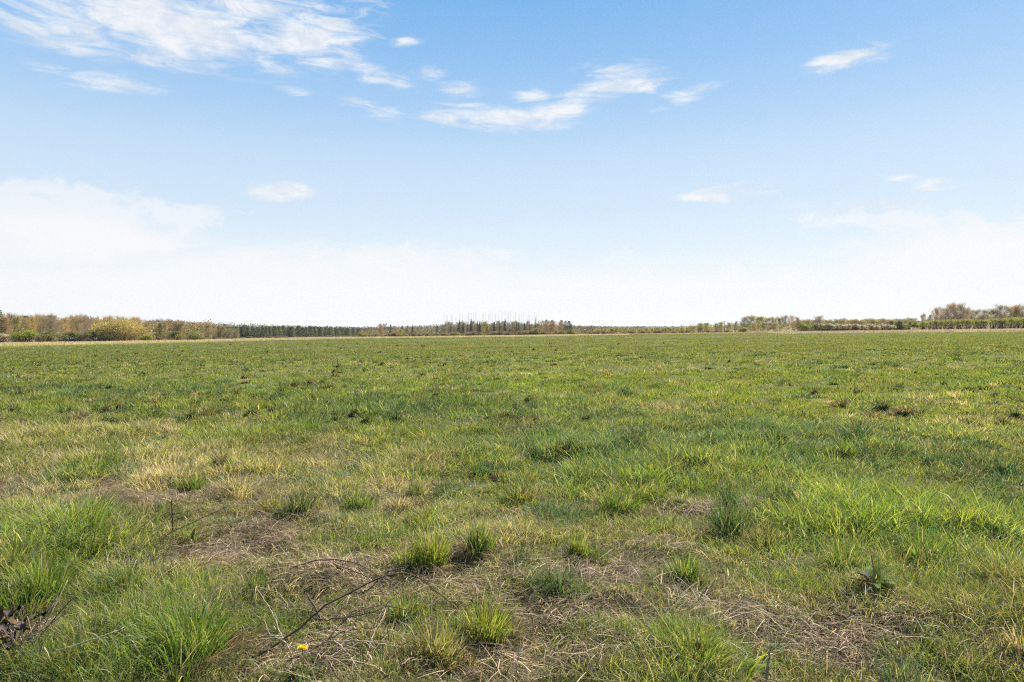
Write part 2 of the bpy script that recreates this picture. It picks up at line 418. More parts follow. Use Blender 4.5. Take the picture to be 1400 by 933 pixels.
def tuft_field(bag, n, z0, z1, nb, rad, hmul, wmin, wk, levels, bigp=.2):
    x, y = sample_wedge(n, z0, z1)
    d = fbm(x / .5, y / .5, 61, 2)
    bare = BARE(x, y); lush = LUSH(x, y)
    dens = np.clip((d - .40) * 4.0, .06, 1) * (1 - .9 * np.clip(bare * 1.15, 0, 1)) + .3 * lush
    ok = (rng.random(n) < dens) & (y < edge_dist(x, y) * 1.02)
    x, y = x[ok], y[ok]; n = len(x)
    pi_ = pick(x, y)
    hh = hmul * (.55 + .5 * rng.random(n)) * (.74 + .62 * LUSH(x, y) + .3 * BLUE(x, y) + .35 * STRAW(x, y)) * (.55 + .9 * fbm(x / 1.4, y / 1.4, 71, 3)) * (1 - .6 * np.clip(BARE(x, y), 0, 1))
    hh = np.where(pi_ == 4, hh * .6, hh)
    big = rng.random(n) < bigp; hh = np.where(big, hh * (1.2 + .75 * rng.random(n)), hh)
    k = rng.integers(int(nb * .5), int(nb * 1.5) + 1, n) * np.where(big, 3, 1)
    ti = np.repeat(np.arange(n), k); m = len(ti)
    th = rng.random(m) * 2 * np.pi; rr = np.sqrt(rng.random(m))
    rd = (rad * (.6 + .8 * rng.random(n)) * np.where(big, 1.5, 1))[ti]
    bx = x[ti] + np.cos(th) * rr * rd; by = y[ti] + np.sin(th) * rr * rd
    base = np.stack([bx, by, height(bx, by) - .008], -1)
    h = hh[ti] * (.55 + .6 * rng.random(m))
    dist = np.hypot(bx, by)
    w = np.maximum(wmin, wk * dist) * (.65 + .6 * rng.random(m)) * (1 + .9 * (LUSH(bx, by) > .5) * (rng.random(m) < .35))
    col = PALA[pi_[ti]].copy()
    nearness = 1 - .75 * np.clip((dist - 4) / 14, 0, 1)
    sw = rng.random(m) < .16 * nearness; col[sw] = PALA[rng.integers(0, 6, sw.sum())]
    col *= (1 + (rng.random((m, 1)) - .5) * .6 * nearness[:, None]) * (.94 + .12 * rng.random((m, 3))) * (.68 + .64 * fbm(bx / .8, by / 1.3, 401, 2))[:, None] * (.85 + .3 * rng.random(n))[ti][:, None]
    fk = (.62 * np.clip((dist - 12) / 40, 0, 1))[:, None]; col = col * (1 - fk) + np.array((.160, .168, .064)) * (.66 + .62 * fbm(bx / 5, by / 5, 171, 3))[:, None] * fk
    tip = col * (1.05 + .1 * rng.random((m, 1)))
    dry = rng.random(m) < .24 * nearness; tip[dry] = tip[dry] * .4 + PAL['straw'] * .6
    blades(bag, base, h, w, th + rng.normal(0, .8, m), .12 + .75 * rr * rng.random(m) + .9 * rng.random(m) ** 4, .1 + .5 * rng.random(m) ** 1.5, rng.random(m) * 2 * np.pi, col, tip, levels)

G = Bag()
tuft_field(G, 19000, 1.9, 4.4, 17, .07, .115, .0028, .0008, NEAR_L)
tuft_field(G, 36000, 4.2, 9.5, 15, .10, .125, .0035, .0008, NEAR_L)
tuft_field(G, 34000, 9, 21, 12, .15, .14, .005, .00085, MID_L)
tuft_field(G, 46000, 19, 64, 8, .28, .15, .01, .0009, MID_L)
tuft_field(G, 60000, 55, 130, 6, .5, .17, .03, .0010, FAR_L)
tuft_field(G, 60000, 110, 300, 4, .8, .17, .06, .0011, FAR_L)
def clump_field(bag, n, z0, z1, nb, wk, levels, rmin, rmax, hmin, hmax):
    """dense rounded hummocks of grass, thick enough to shade their own feet"""
    x, y = sample_wedge(n, z0, z1)
    k_ = np.clip((fbm(x / 2.0, y / 3.0, 305, 3) - .34) * 3.2, .04, 1) * (.5 + 1.1 * np.clip(1.3 * BLUE(x, y) + .6 * LUSH(x, y), 0, 1)) * (1 - .6 * np.clip(BARE(x, y), 0, 1))
    ok = (rng.random(n) < k_) & (y < edge_dist(x, y) * .98); x, y = x[ok], y[ok]; n = len(x)
    w_ = np.stack([.30 + .9 * LUSH(x, y), .25 * np.ones(n), .10 + .8 * STRAW(x, y), .42 + 6.0 * BLUE(x, y), .14 * np.ones(n), .12 + .3 * LUSH(x, y)], -1); w_ /= w_.sum(1, keepdims=True)
    pk = (rng.random(n)[:, None] > np.cumsum(w_, 1)).sum(1).clip(0, 5)
    R_ = rmin + (rmax - rmin) * rng.random(n) ** 1.6; H_ = (hmin + (hmax - hmin) * rng.random(n) ** 1.4) * (1 + .35 * BLUE(x, y)) * np.where(pk == 4, .65, 1)
    k = (nb * (R_ / rmax) ** 1.3 * (.7 + .6 * rng.random(n))).astype(int) + 12; ti = np.repeat(np.arange(n), k); m = len(ti)
    th = rng.random(m) * 6.283; rr = np.sqrt(rng.random(m)); asp = (.7 + .6 * rng.random(n))[ti]; ph = rng.random(n)[ti] * 6.283
    lob = 1 + .35 * np.sin(3 * th + ph) + .2 * np.sin(5 * th + 2 * ph)
    bx = x[ti] + np.cos(th) * rr * R_[ti] * .7 * asp * lob; by = y[ti] + np.sin(th) * rr * R_[ti] * .7 / asp * lob
    h = H_[ti] * (.4 + .75 * rng.random(m) ** .8) * (1.12 - .45 * rr)
    col = PALA[pk[ti]] * .82 * (.6 + .65 * rng.random((m, 1))) * (.8 + .4 * rng.random(n))[ti][:, None]
    mx = rng.random(m) < .14; col[mx] = PALA[rng.integers(0, 6, mx.sum())] * (.55 + .6 * rng.random((mx.sum(), 1)))
    tip = col * 1.15; dry = rng.random(m) < .2; tip[dry] = tip[dry] * .4 + PAL['straw'] * .6
    blades(bag, np.stack([bx, by, height(bx, by) - .01], -1), h, np.maximum(.003, wk * np.hypot(bx, by)) * (.65 + .7 * rng.random(m)), th + rng.normal(0, .8, m), (.15 + .9 * rr * rng.random(m) + .8 * rng.random(m) ** 4) * (R_ / H_).clip(.5, 1.5)[ti], .1 + .6 * rng.random(m) ** 1.3, rng.random(m) * 6.283, col, tip, levels)
clump_field(G, 420, 2.4, 7, 420, .00085, NEAR_L, .07, .24, .09, .21)
clump_field(G, 1300, 6.5, 16, 260, .00085, NEAR_L, .09, .30, .10, .23)
clump_field(G, 4200, 15, 42, 110, .0009, MID_L, .12, .42, .12, .25)
clump_field(G, 5200, 40, 130, 46, .001, FAR_L, .2, .8, .14, .27)
clump_field(G, 2600, 120, 290, 26, .0011, FAR_L, .4, 1.3, .16, .3)
# short turf between the tufts
for (n_, z0, z1, lv, wmin) in ((150000, 1.9, 5, MID_L, .003), (160000, 5, 12, MID_L, .005), (90000, 12, 30, FAR_L, .011)):
    x, y = sample_wedge(n_, z0, z1); ok = rng.random(n_) > .85 * np.clip(BARE(x, y) * 1.2, 0, 1); x, y = x[ok], y[ok]; n_ = len(x)
    p = pick(x, y); col = PALA[p] * (.6 + .6 * rng.random((n_, 1))); th = rng.random(n_) * 6.283
    dr = rng.random(n_) < .3; col[dr] = PAL['straw'] * (.5 + .5 * rng.random((dr.sum(), 1)))
    blades(G, np.stack([x, y, height(x, y) - .005], -1), (.03 + .05 * rng.random(n_)) * (1 + .25 * (z0 > 4)), np.maximum(wmin, .0008 * y), th, .3 + 1.2 * rng.random(n_), .2 + .3 * rng.random(n_), rng.random(n_) * 6.283, col, col * 1.1, lv)
tag(G.build('grass', M_GRASS), 'rough green and straw coloured meadow grass covering the field', 'grass', kind='stuff')

# dry straw and dead stems lying in the bare patches
Lb = Bag()
n = 480000; x, y = sample_wedge(n, 1.9, 9.5)
ok = rng.random(n) < np.clip(BARE(x, y) * 1.1 + .06 + .25 * STRAW(x, y), 0, 1) * np.clip(fbm(x / .3, y / .3, 91, 3) * 3.6 - 1.15, .03, 1); x, y = x[ok], y[ok]; n = len(x)
th = fbm(x / .4, y / .4, 95, 2) * 9 + rng.normal(0, .9, n); ln = .03 + .2 * rng.random(n) ** 2.8
c = STRAWC * (.34 + 2.0 * rng.random((n, 1)) ** 2.4) * (.92 + .16 * rng.random((n, 3)))
gr = rng.random(n) < .35; c[gr] = np.array((.25, .17, .13)) * (.25 + 1.1 * rng.random((gr.sum(), 1)))
lift = .008 + ln * .5 * rng.random(n) ** 2
blades(Lb, np.stack([x, y, height(x, y) + .002 + .04 * rng.random(n) ** 1.5], -1), lift, .0018 + .0034 * rng.random(n) ** 2, th, ln / lift, rng.random(n) * 1.0, th + rng.normal(0, .3, n) + .4, c, c * 1.05, (0, .35, .7, 1))
tag(Lb.build('straw_litter', M_STRAW), 'flattened dry straw and dead stems over the bare soil patches', 'straw', kind='stuff')

# pale dry grass along the far edge of the field
P = Bag()
def strip(n, px0, px1, k0, k1, hmin, hmax, col, wk=.0011):
    px = px0 + (px1 - px0) * rng.random(n); s = (px - 700) / F; d = np.interp(s, _es, _ed) * (k0 + (k1 - k0) * rng.random(n))
    x, y = s * d, d
    h = (hmin + (hmax - hmin) * rng.random(n)) * (.5 + fbm(x / 5, y / 5, 15, 2)); th = rng.random(n) * 6.283
    c_ = np.array(col) * (.75 + .5 * rng.random((n, 1))) * (.85 + .3 * fbm(x / 9, y / 9, 16, 2))[:, None]
    blades(P, np.stack([x, y, height(x, y) - .02], -1), h, wk * y * (.8 + .6 * rng.random(n)), th, .1 + .4 * rng.random(n), .1 * rng.random(n), rng.normal(0, .6, n) + np.pi / 2, c_, c_ * 1.08, FAR_L)
strip(20000, -120, 520, 1.18, 2.3, .40, .7, (.56, .46, .26))
strip(8000, -120, 420, 1.0, 1.2, .12, .22, (.36, .35, .10))
strip(16000, 330, 860, 1.02, 1.45, .35, .65, (.54, .45, .24))
strip(9000, 780, 1060, 1.0, 1.12, .12, .25, (.27, .27, .05))
strip(9000, 860, 1250, 1.12, 1.7, .35, .7, (.40, .30, .18))
strip(12000, 1050, 1560, 1.03, 1.9, .45, .75, (.47, .38, .24))
n_ = 5000; px = 1245 + 330 * rng.random(n_); d = 392 + 26 * rng.random(n_); x = (px - 700) / F * d; c_ = np.array((.46, .36, .22)) * (.7 + .6 * rng.random((n_, 1)))
blades(P, np.stack([x, d, height(x, d)], -1), 1.2 + 1.2 * rng.random(n_), .5 + .3 * rng.random(n_), rng.random(n_) * 6.283, .05 + .2 * rng.random(n_), .1 * rng.random(n_), rng.normal(0, .6, n_) + np.pi / 2, c_, c_, FAR_L)
tag(P.build('dry_grass', M_STRAW), 'pale dry grass strip between the green field and the treeline', 'dry grass', kind='stuff')

# ------------------------------------------------------------------ tussocks one can point at
def tussock(px, py, wpx, hpx, kind, label, group=None, dead=.15, name='grass_tussock', droop=1.0, dense=1.0, wk=.00085):
    x, y = ground_at(px, py); y += wpx * .2 / F * y
    big = 1.2 if (y < 8 and wpx < 110) else 1.0
    rad = wpx * .5 / F * y * big; hh = hpx / F * y * big
    n = int(260 * dense * (1 if y > 12 else 2.6)); n = n if y < 30 else n // 3
    o_rng = np.random.default_rng(int(px * 31 + py * 7))
    th = o_rng.random(n) * 6.283; rr = np.sqrt(o_rng.random(n))
    kc = 4; ca = o_rng.random(kc) * 6.283; cr = rad * (.15 + .6 * o_rng.random(kc)); cr[0] = 0; chh = .45 + .45 * o_rng.random(kc); chh[0] = 1
    ci = np.where(o_rng.random(n) < .45, 0, o_rng.integers(0, kc, n))
    bx = np.cos(th) * rr * rad * .38 + np.cos(ca)[ci] * cr[ci]; by = np.sin(th) * rr * rad * .38 + np.sin(ca)[ci] * cr[ci]
    z0 = height(x, y)
    base = np.stack([bx, by, height(x + bx, y + by) - z0 - .01], -1)
    col = np.tile(TPAL[kind], (n, 1)) * (.6 + .65 * o_rng.random((n, 1)))
    mixk = o_rng.random(n) < .2; col[mixk] = PALA[o_rng.integers(0, 6, mixk.sum())] * (.6 + .6 * o_rng.random((mixk.sum(), 1)))
    d = o_rng.random(n) < dead; col[d] = PAL['straw'] * (.5 + .6 * o_rng.random((d.sum(), 1)))
    h = hh * (.45 + .75 * o_rng.random(n) ** .8) * (1.1 - .4 * rr) * chh[ci]; lean = (.12 + .95 * rr * o_rng.random(n) + .25 * o_rng.random(n) ** 3) * droop * np.clip(max(rad / hh, .5), .5, 1.6) * .95
    tip = col * 1.12
    b = Bag()
    blades(b, base, h, np.maximum(.0034, wk * y) * (.6 + .9 * o_rng.random(n)), th + o_rng.normal(0, .75, n), lean, .1 + .6 * o_rng.random(n) ** 1.3 * droop, o_rng.random(n) * 6.283, col, tip, NEAR_L if y < 14 else MID_L)
    # a skirt of dead leaves at the foot
    m = n // 3; th = o_rng.random(m) * 6.283
    c = np.tile(PAL['brown'], (m, 1)) * (.5 + o_rng.random((m, 1)))
    bs = np.stack([np.cos(th) * rad * .45, np.sin(th) * rad * .45, np.full(m, .0)], -1)
    blades(b, bs, hh * .35 * (.5 + o_rng.random(m)), np.maximum(.003, wk * y) * np.ones(m), th + o_rng.normal(0, .4, m), 1.2 + o_rng.random(m), .5 + .3 * o_rng.random(m), o_rng.random(m) * 6.283, c, c, MID_L)
    o = b.build(name, M_GRASS); o.location = (x, y, z0)
    return tag(o, label, 'grass tussock', group)

TUSS = [
    (587, 783, 78, 66, 'lime', 'bright yellow-green rounded tussock behind the arched bramble stem', .08, 1.2),
    (653, 772, 55, 52, 'lush', 'loose pale green tussock immediately right of the bright rounded tussock', .25, .8),
    (663, 886, 100, 72, 'lime', 'tall yellow-green tussock beside the straw patch, right of the arched bramble', .2, 1.1),
    (592, 922, 130, 84, 'olive', 'wide olive tussock with drooping blades under the bramble arch', .3, 1.1),
    (548, 858, 70, 52, 'lush', 'small green tussock half hidden beneath the bramble arch', .2, .8),
    (998, 738, 66, 56, 'blue', 'dark green spiky tussock standing alone on the right half of the field', .08, 1.2),
    (938, 808, 80, 48, 'lush', 'low pale tussock in front of the dark spiky tussock', .2, .8),
    (1072, 703, 52, 40, 'blue', 'blue-grey tussock right of the dark spiky tussock', .1, 1),
    (1048, 757, 60, 44, 'olive', 'greyish olive tussock just below the dark spiky tussock', .25, .9),
    (245, 925, 190, 96, 'lush', 'very large lush tussock near the bottom edge, left of the dandelion', .08, 1.7),
    (40, 838, 130, 96, 'lush', 'large leaning lush tussock above the heap of dead leaves', .1, 1.3),
    (715, 694, 54, 26, 'brown', 'dead brown domed tussock in the middle of the meadow', .2, 1.2),
    (685, 658, 36, 17, 'brown', 'small dead brown tussock behind the larger dead one', .2, 1),
    (407, 718, 58, 42, 'blue', 'grey-green tussock right of the dead upright stalk', .2, 1),
    (370, 705, 60, 34, 'olive', 'pale olive tussock left of the grey-green one', .35, .8),
    (105, 664, 120, 32, 'lush', 'flat wide deep green tussock by the worn straw strip on the left', .05, 1.3),
    (965, 940, 130, 62, 'lime', 'broad fresh green tussock cut by the bottom edge left of the grey stalk', .1, 1.2),
    (1160, 797, 90, 52, 'lush', 'dense green tussock directly left above the broad-leaved dock', .15, 1),
    (1375, 832, 90, 44, 'olive', 'rounded olive tussock at the right edge of the meadow', .35, 1),
    (1270, 790, 100, 76, 'lush', 'tall clump of bright upright grass right above the dock', .12, 1),
    (1158, 635, 50, 30, 'lush', 'leafy green tussock among dark ones on the right', .1, 1),
    (1190, 590, 40, 18, 'brown', 'brown flattened tussock among the right-hand tussock cluster', .2, 1),
    (1157, 562, 34, 24, 'brown', 'dark narrow brown tussock, left end of the distant right cluster', .25, .7),
    (1210, 565, 40, 30, 'blue', 'tall blue-green tussock in the distant right cluster', .2, .7),
    (1182, 566, 44, 18, 'lush', 'low green mat of grass between the dark tussocks of the distant right cluster', .2, .7),
    (1265, 572, 50, 20, 'blue', 'pale blue-green grass patch right of the dark domed tussock', .3, .6),
    (1168, 551, 40, 12, 'brown', 'low dark streak of grass just behind the distant right cluster', .2, .6),
    (1240, 572, 38, 24, 'brown', 'dark domed tussock, right end of the distant right cluster', .25, .7),
    (870, 620, 56, 36, 'blue', 'silvery blue-green tussock in the dull green patch', .15, 1),
    (775, 632, 44, 26, 'blue', 'dusky tussock on the left side of the dull green patch', .15, 1),
    (920, 652, 50, 26, 'olive', 'dark shaggy tussock at the lower right of the dull green patch', .15, 1),
    (1065, 618, 40, 26, 'blue', 'upright dark green tussock behind the grassy right-hand clumps', .1, 1),
    (850, 706, 90, 44, 'lush', 'broad lush clump with pale tips left of the worn patch', .1, 1.1),
    (790, 770, 44, 44, 'lime', 'slender bright sprout of grass on the edge of the straw patch', .05, .6),
    (485, 700, 46, 32, 'lush', 'small fresh tussock behind the bramble tangle', .15, .8),
    (545, 702, 56, 26, 'straw', 'bleached straw-coloured tussock left of the dead brown dome', .5, 1),
    (262, 680, 40, 34, 'lush', 'little green tuft growing in the dry blond grass', .1, .7),
    (240, 668, 120, 46, 'straw', 'tall blond dry grass tuft behind the dead upright stalk', .35, .55),
    (320, 690, 80, 40, 'straw', 'blond dry grass tuft right of the little green tuft', .35, .5),
    (1310, 725, 60, 40, 'olive', 'yellowish soft tussock near the right edge, mid meadow', .2, .9),
    (1130, 745, 70, 46, 'lush', 'dense grass clump above and left of the dock plant', .1, 1),
    (217, 524, 9, 9, 'lush', 'single deep green tuft far out on the left of the field', .0, 1),
    (300, 650, 34, 26, 'brown', 'brown-hearted tuft beside the dry blond grass', .2, .9),
]
for (px, py, w_, h_, k_, lb, dd, dn) in TUSS:
    tussock(px, py, w_, h_, k_, lb, dead=dd, dense=dn)
# many alike, far out
tr = np.random.default_rng(3); cnt = 0
while cnt < 210:
    py = 470 + 120 * tr.random() ** 1.6; px = -20 + 1440 * tr.random()
    if py - (465.5 - .0132 * px) < 9: continue
    X_, Y_ = ground_at(px, py)
    if Y_ > edge_dist(X_, Y_) * .95: continue
    if tr.random() > np.clip((float(fbm(X_ / 6, Y_ / 12, 205, 2)) - .38) * 4, .22, 1): continue
    s_ = (py - 445) / 110
    tussock(px, py, (14 + 34 * tr.random() ** 2) * s_, (9 + 11 * tr.random()) * s_, ('brown', 'blue', 'blue', 'brown', 'lush', 'blue', 'blue')[tr.integers(0, 7)], 'small dark tuft dotted among others over the distant field', 'dark tufts dotted over the distant field', dead=.15, name='grass_tuft', dense=.9)
    cnt += 1

# ------------------------------------------------------------------ stems, brambles, leaves
def tube(bag, pts, radii, col, sides=6):
    pts = np.asarray(pts, float); n = len(pts); radii = np.broadcast_to(radii, (n,)).astype(float)
    tan = np.gradient(pts, axis=0); tan /= np.linalg.norm(tan, axis=1, keepdims=True) + 1e-9
    ref = np.where(np.abs(tan[:, 2:3]) > .9, np.array([[1., 0, 0]]), np.array([[0, 0, 1.]]))
    u = np.cross(tan, ref); u /= np.linalg.norm(u, axis=1, keepdims=True) + 1e-9; v = np.cross(tan, u)
    a = np.linspace(0, 2 * np.pi, sides, endpoint=False)
    ring = pts[:, None] + radii[:, None, None] * (np.cos(a)[None, :, None] * u[:, None] + np.sin(a)[None, :, None] * v[:, None])
    t = []
    for i in range(n - 1):
        for k in range(sides):
            a0, a1 = i * sides + k, i * sides + (k + 1) % sides; b0, b1 = a0 + sides, a1 + sides
            t += [(a0, a1, b1), (a0, b1, b0)]
    for k in range(1, sides - 1):
        t.append((0, k + 1, k)); e = (n - 1) * sides; t.append((e, e + k, e + k + 1))
    bag.add(ring.reshape(-1, 3), t, np.asarray(col, float))

def spline(pts, n=24):
    p = np.asarray(pts, float); k = len(p)
    if k == 2: return p[0] + (p[1] - p[0]) * np.linspace(0, 1, n)[:, None]
    q_ = np.vstack([2 * p[0] - p[1], p, 2 * p[-1] - p[-2]]); out_ = []
    for t in np.linspace(0, k - 1 - 1e-6, n):
        i = int(t); f = t - i; a, b, c_, d = q_[i:i + 4]
        out_.append(.5 * (2 * b + (c_ - a) * f + (2 * a - 5 * b + 4 * c_ - d) * f * f + (3 * b - a - 3 * c_ + d) * f ** 3))
    return np.array(out_)

def pts_px(lst, origin):
    """(photo x, photo y of the foot below it, height above ground) -> metres relative to origin"""
    o_ = []
    for px, py, z in lst:
        x, y = ground_at(px, py); o_.append((x - origin[0], y - origin[1], float(height(x, y)) + z - origin[2]))
    return o_
def foot(px, py):
    x, y = ground_at(px, py); return (x, y, float(height(x, y)))

def stem_thing(name, label, cat, stems, col, r0, r1, group=None, thorn=False, part_stems=None):
    o0 = foot(stems[0][0][0], stems[0][0][1]); b = Bag(); lr = np.random.default_rng(len(label) * 17)
    for i, s_ in enumerate(stems):
        p = spline(pts_px(s_, o0), 26); p[1:-1] += lr.normal(0, .0022 if thorn else .001, p[1:-1].shape); p[4:-4:5] += lr.normal(0, .004 if thorn else .0015, p[4:-4:5].shape)
        k = 1 if i == 0 else .6
        tube(b, p, np.linspace(r0 * k, r1, len(p)), np.array(col) * (.8 + .4 * lr.random()), 6)
        if thorn:
            for j in range(2, len(p) - 1, 2):
                d = lr.normal(0, 1, 3); d /= np.linalg.norm(d); tube(b, [p[j], p[j] + d * .009], [.0016, .0002], np.array(col) * .8, 3)
    o = b.build(name, M_STEM, smooth=True); o.location = o0
    return tag(o, label, cat, group)

BR = (.085, .055, .045); PALE_ST = (.40, .31, .20); GREY_ST = (.20, .16, .13)
stem_thing('bramble', 'long dark arching bramble stem over the tangle near the dandelion', 'bramble',
           [[(352, 905, .02), (405, 893, .10), (450, 885, .17), (520, 868, .25), (565, 858, .235), (612, 850, .10), (640, 842, .01)],
            [(432, 888, .13), (470, 880, .09), (520, 872, .12), (545, 860, .17)], [(520, 868, .25), (500, 850, .14), (472, 842, .10)]], BR, .0044, .0018, thorn=True)
stem_thing('bramble', 'second dark bramble stem dipping under the arching one', 'bramble',
           [[(392, 925, .02), (440, 905, .05), (480, 890, .09), (520, 876, .13), (560, 872, .12)], [(440, 905, .05), (470, 915, .1), (520, 905, .09)]], BR, .0034, .0014, thorn=True)
stem_thing('bramble', 'thin brown bramble shoot lying behind the arching one', 'bramble',
           [[(400, 800, .02), (440, 800, .06), (482, 800, .08), (520, 806, .07), (560, 812, .02)], [(455, 803, .07), (500, 815, .1), (545, 825, .05)]], (.14, .095, .07), .004, .0018)
stem_thing('dry_stalk', 'short thick brown broken stem leaning left of the bramble arch', 'dry stalk',
           [[(447, 862, .0), (432, 848, .05), (420, 838, .085)]], (.10, .065, .045), .006, .004)
stem_thing('dry_stalk', 'pale dry forked stem lying below the dandelion', 'dry stalk',
           [[(425, 903, .04), (455, 912, .06), (478, 925, .04), (492, 945, .02)], [(455, 912, .06), (500, 918, .07), (550, 912, .03)]], PALE_ST, .0042, .002)
stem_thing('dry_stalk', 'bleached crossed stems left of the dandelion', 'dry stalk',
           [[(400, 905, .03), (385, 895, .08), (372, 880, .12), (352, 862, .16)], [(345, 905, .05), (375, 898, .08), (405, 905, .05), (425, 915, .03)], [(385, 895, .08), (370, 902, .1), (362, 890, .12)]], PALE_ST, .0036, .0015)
stem_thing('dry_stalk', 'slim pale curved stem among grass right of the dandelion', 'dry stalk',
           [[(500, 925, .02), (510, 905, .05), (525, 892, .10), (527, 885, .12)], [(460, 920, .03), (500, 912, .05), (535, 908, .04)]], PALE_ST, .0032, .0014)
stem_thing('dry_stalk', 'arched dry stem left of the thin brown bramble shoot', 'dry stalk',
           [[(358, 800, .01), (372, 790, .06), (392, 785, .08), (412, 786, .05)]], (.26, .19, .13), .0034, .0016)
stem_thing('dry_stalk', 'long pale dry stem lying across the big lush grass at lower left', 'dry stalk',
           [[(82, 925, .05), (120, 922, .075), (160, 916, .10), (190, 908, .11)]], (.45, .36, .24), .0036, .0014)
stem_thing('dry_stalk', 'pale straw stem standing in the straw patch by the bottom edge', 'dry stalk',
           [[(705, 930, .0), (708, 925, .07), (711, 922, .13)]], PALE_ST, .0034, .0018)
stem_thing('dry_stalk', 'long dark twig slanting up across the dead upright stalk', 'dry stalk',
           [[(208, 760, .01), (232, 752, .06), (265, 745, .11), (315, 738, .18)]], (.07, .045, .035), .0042, .0016)
stem_thing('dry_stalk', 'crooked pale stem lying flat under the slanting dark twig', 'dry stalk',
           [[(205, 752, .02), (240, 748, .03), (270, 756, .035), (300, 750, .03)], [(270, 756, .035), (310, 762, .03), (345, 760, .02)]], PALE_ST, .0034, .0015)
sr = np.random.default_rng(44)
for i in range(46):
    px = (455 if i < 34 else 330) + sr.normal(0, 75 if i < 34 else 50); py = (858 if i < 34 else 765) + sr.normal(0, 32 if i < 34 else 14)
    a_ = sr.random() * 6.283; l_ = 30 + 55 * sr.random(); z_ = .02 + .07 * sr.random()
    stem_thing('dry_stalk', 'thin dry stalk among many in the tangle left of centre', 'dry stalk',
               [[(px, py, .0), (px + math.cos(a_) * l_ * .5 + sr.normal(0, 5), py + math.sin(a_) * l_ * .18, z_), (px + math.cos(a_) * l_, py + math.sin(a_) * l_ * .36, z_ * .5 + .05 * sr.random())]],
               ((.30, .23, .16), (.16, .11, .08), (.40, .32, .22), (.11, .075, .055))[i % 4], .0026, .001, 'dry stalks of the tangle')
# upright dead dock stalk with stubs
sk = tag(bpy.data.objects.new('dock_stalk', None), 'dark reddish dead upright stalk with small side stubs', 'dead stalk'); C.objects.link(sk); o0 = foot(237, 742); sk.location = o0
b = Bag(); tube(b, spline([(0, 0, -.01), (-.004, 0, .08), (-.008, 0, .16), (-.01, .0, .235)], 14), np.linspace(.005, .0026, 14), (.085, .04, .03)); b.build('stalk', M_STEM, sk, True)
for q_ in ([(-.006, 0, .12), (-.03, .01, .15), (-.045, .02, .17)], [(-.007, 0, .14), (.03, .0, .145), (.06, .0, .15)], [(0, 0, .03), (.02, 0, .06), (.022, 0, .10)], [(0, 0, .02), (-.02, 0, .05)]):
    b = Bag(); tube(b, spline(q_, 8), np.linspace(.0035, .0012, 8), (.085, .045, .035)); b.build('branch', M_STEM, sk, True)

def leaf_blade(b, root, direction, up, length, width, col, tipcol, curl=.3, wav=.04, fold=.25, seed=0):
    """a broad leaf with a midrib fold, wavy rim and pointed end"""
    lr = np.random.default_rng(seed); d = np.asarray(direction, float); d /= np.linalg.norm(d); up = np.asarray(up, float)
    s_ = np.cross(d, up); s_ /= np.linalg.norm(s_); nn = np.cross(s_, d)
    n_, m_ = 12, 5; V = []; K = []
    for i in range(n_):
        t = i / (n_ - 1); wd = width * .5 * (math.sin(math.pi * min(t * .93 + .05, 1)) ** .75)
        p = np.asarray(root) + d * length * t + nn * (-curl * length * t * t + .25 * curl * length * t)
        for j in range(m_):
            u = (j / (m_ - 1)) * 2 - 1
            V.append(p + s_ * wd * u + nn * (abs(u) * fold * wd + wav * width * math.sin(9 * t + 2 * u + seed) * abs(u)))
            K.append(np.asarray(col) * (1 - t) + np.asarray(tipcol) * t)
    T = []
    for i in range(n_ - 1):
        for j in range(m_ - 1):
            a = i * m_ + j; T += [(a, a + 1, a + m_ + 1), (a, a + m_ + 1, a + m_)]
    b.add(np.array(V), T, np.array(K))

def leafy(name, label, cat, px, py, leaves, stalks=()):
    e = tag(bpy.data.objects.new(name, None), label, cat); C.objects.link(e); o0 = foot(px, py); e.location = o0
    for i, (az_, elv, ln, wd, c0, c1, cu) in enumerate(leaves):
        ln *= .78; wd *= .78
        a_ = R(az_); d = (math.sin(a_) * math.cos(R(elv)), -math.cos(a_) * math.cos(R(elv)), math.sin(R(elv)))
        b = Bag(); leaf_blade(b, (d[0] * .012, d[1] * .012, .03), d, (0, 0, 1), ln, wd * 1.25, c0, c1, cu + .12, wav=.06, fold=.3, seed=i + px)
        b.build('leaf', M_BROAD, e, True)
    for pts, r_, c_ in stalks:
        b = Bag(); tube(b, spline(pts, 10), np.linspace(r_, r_ * .6, 10), c_); b.build('stalk', M_STEM, e, True)
    return e
YG, RED, GRN, DEADL = (.24, .27, .035), (.30, .12, .04), (.09, .155, .03), (.15, .12, .10)
# angle 0 faces the camera, 90 is to the right, 180 away
leafy('dock_plant', 'broad-leaved dock with curled grey-brown and yellow-green leaves on the right', 'dock plant', 1196, 830, [
    (-118, 38, .13, .035, DEADL, (.25, .21, .18), .1), (-135, 55, .12, .035, DEADL, (.23, .19, .16), .3), (-55, 2, .11, .035, DEADL, (.24, .2, .16), .2),
    (-20, 30, .10, .04, GRN, (.10, .16, .03), .4), (45, 55, .12, .04, (.09, .15, .03), GRN, .4), (-160, 40, .13, .04, GRN, GRN, .3), (120, 10, .12, .035, (.16, .10, .05), (.2, .13, .07), .4),
    (-95, 12, .15, .04, (.30, .22, .04), YG, -.1), (-80, 20, .09, .04, YG, RED, .3), (60, 30, .10, .045, GRN, (.13, .19, .03), .4), (100, 25, .11, .045, (.06, .10, .025), GRN, .3), (170, 50, .13, .05, GRN, (.12, .17, .03), .4),
    (20, 10, .08, .045, RED, YG, .3), (140, 60, .11, .04, YG, YG, .2)], [(((0, 0, 0), (-.004, 0, .09), (-.014, .01, .17)), .004, (.22, .15, .10))])
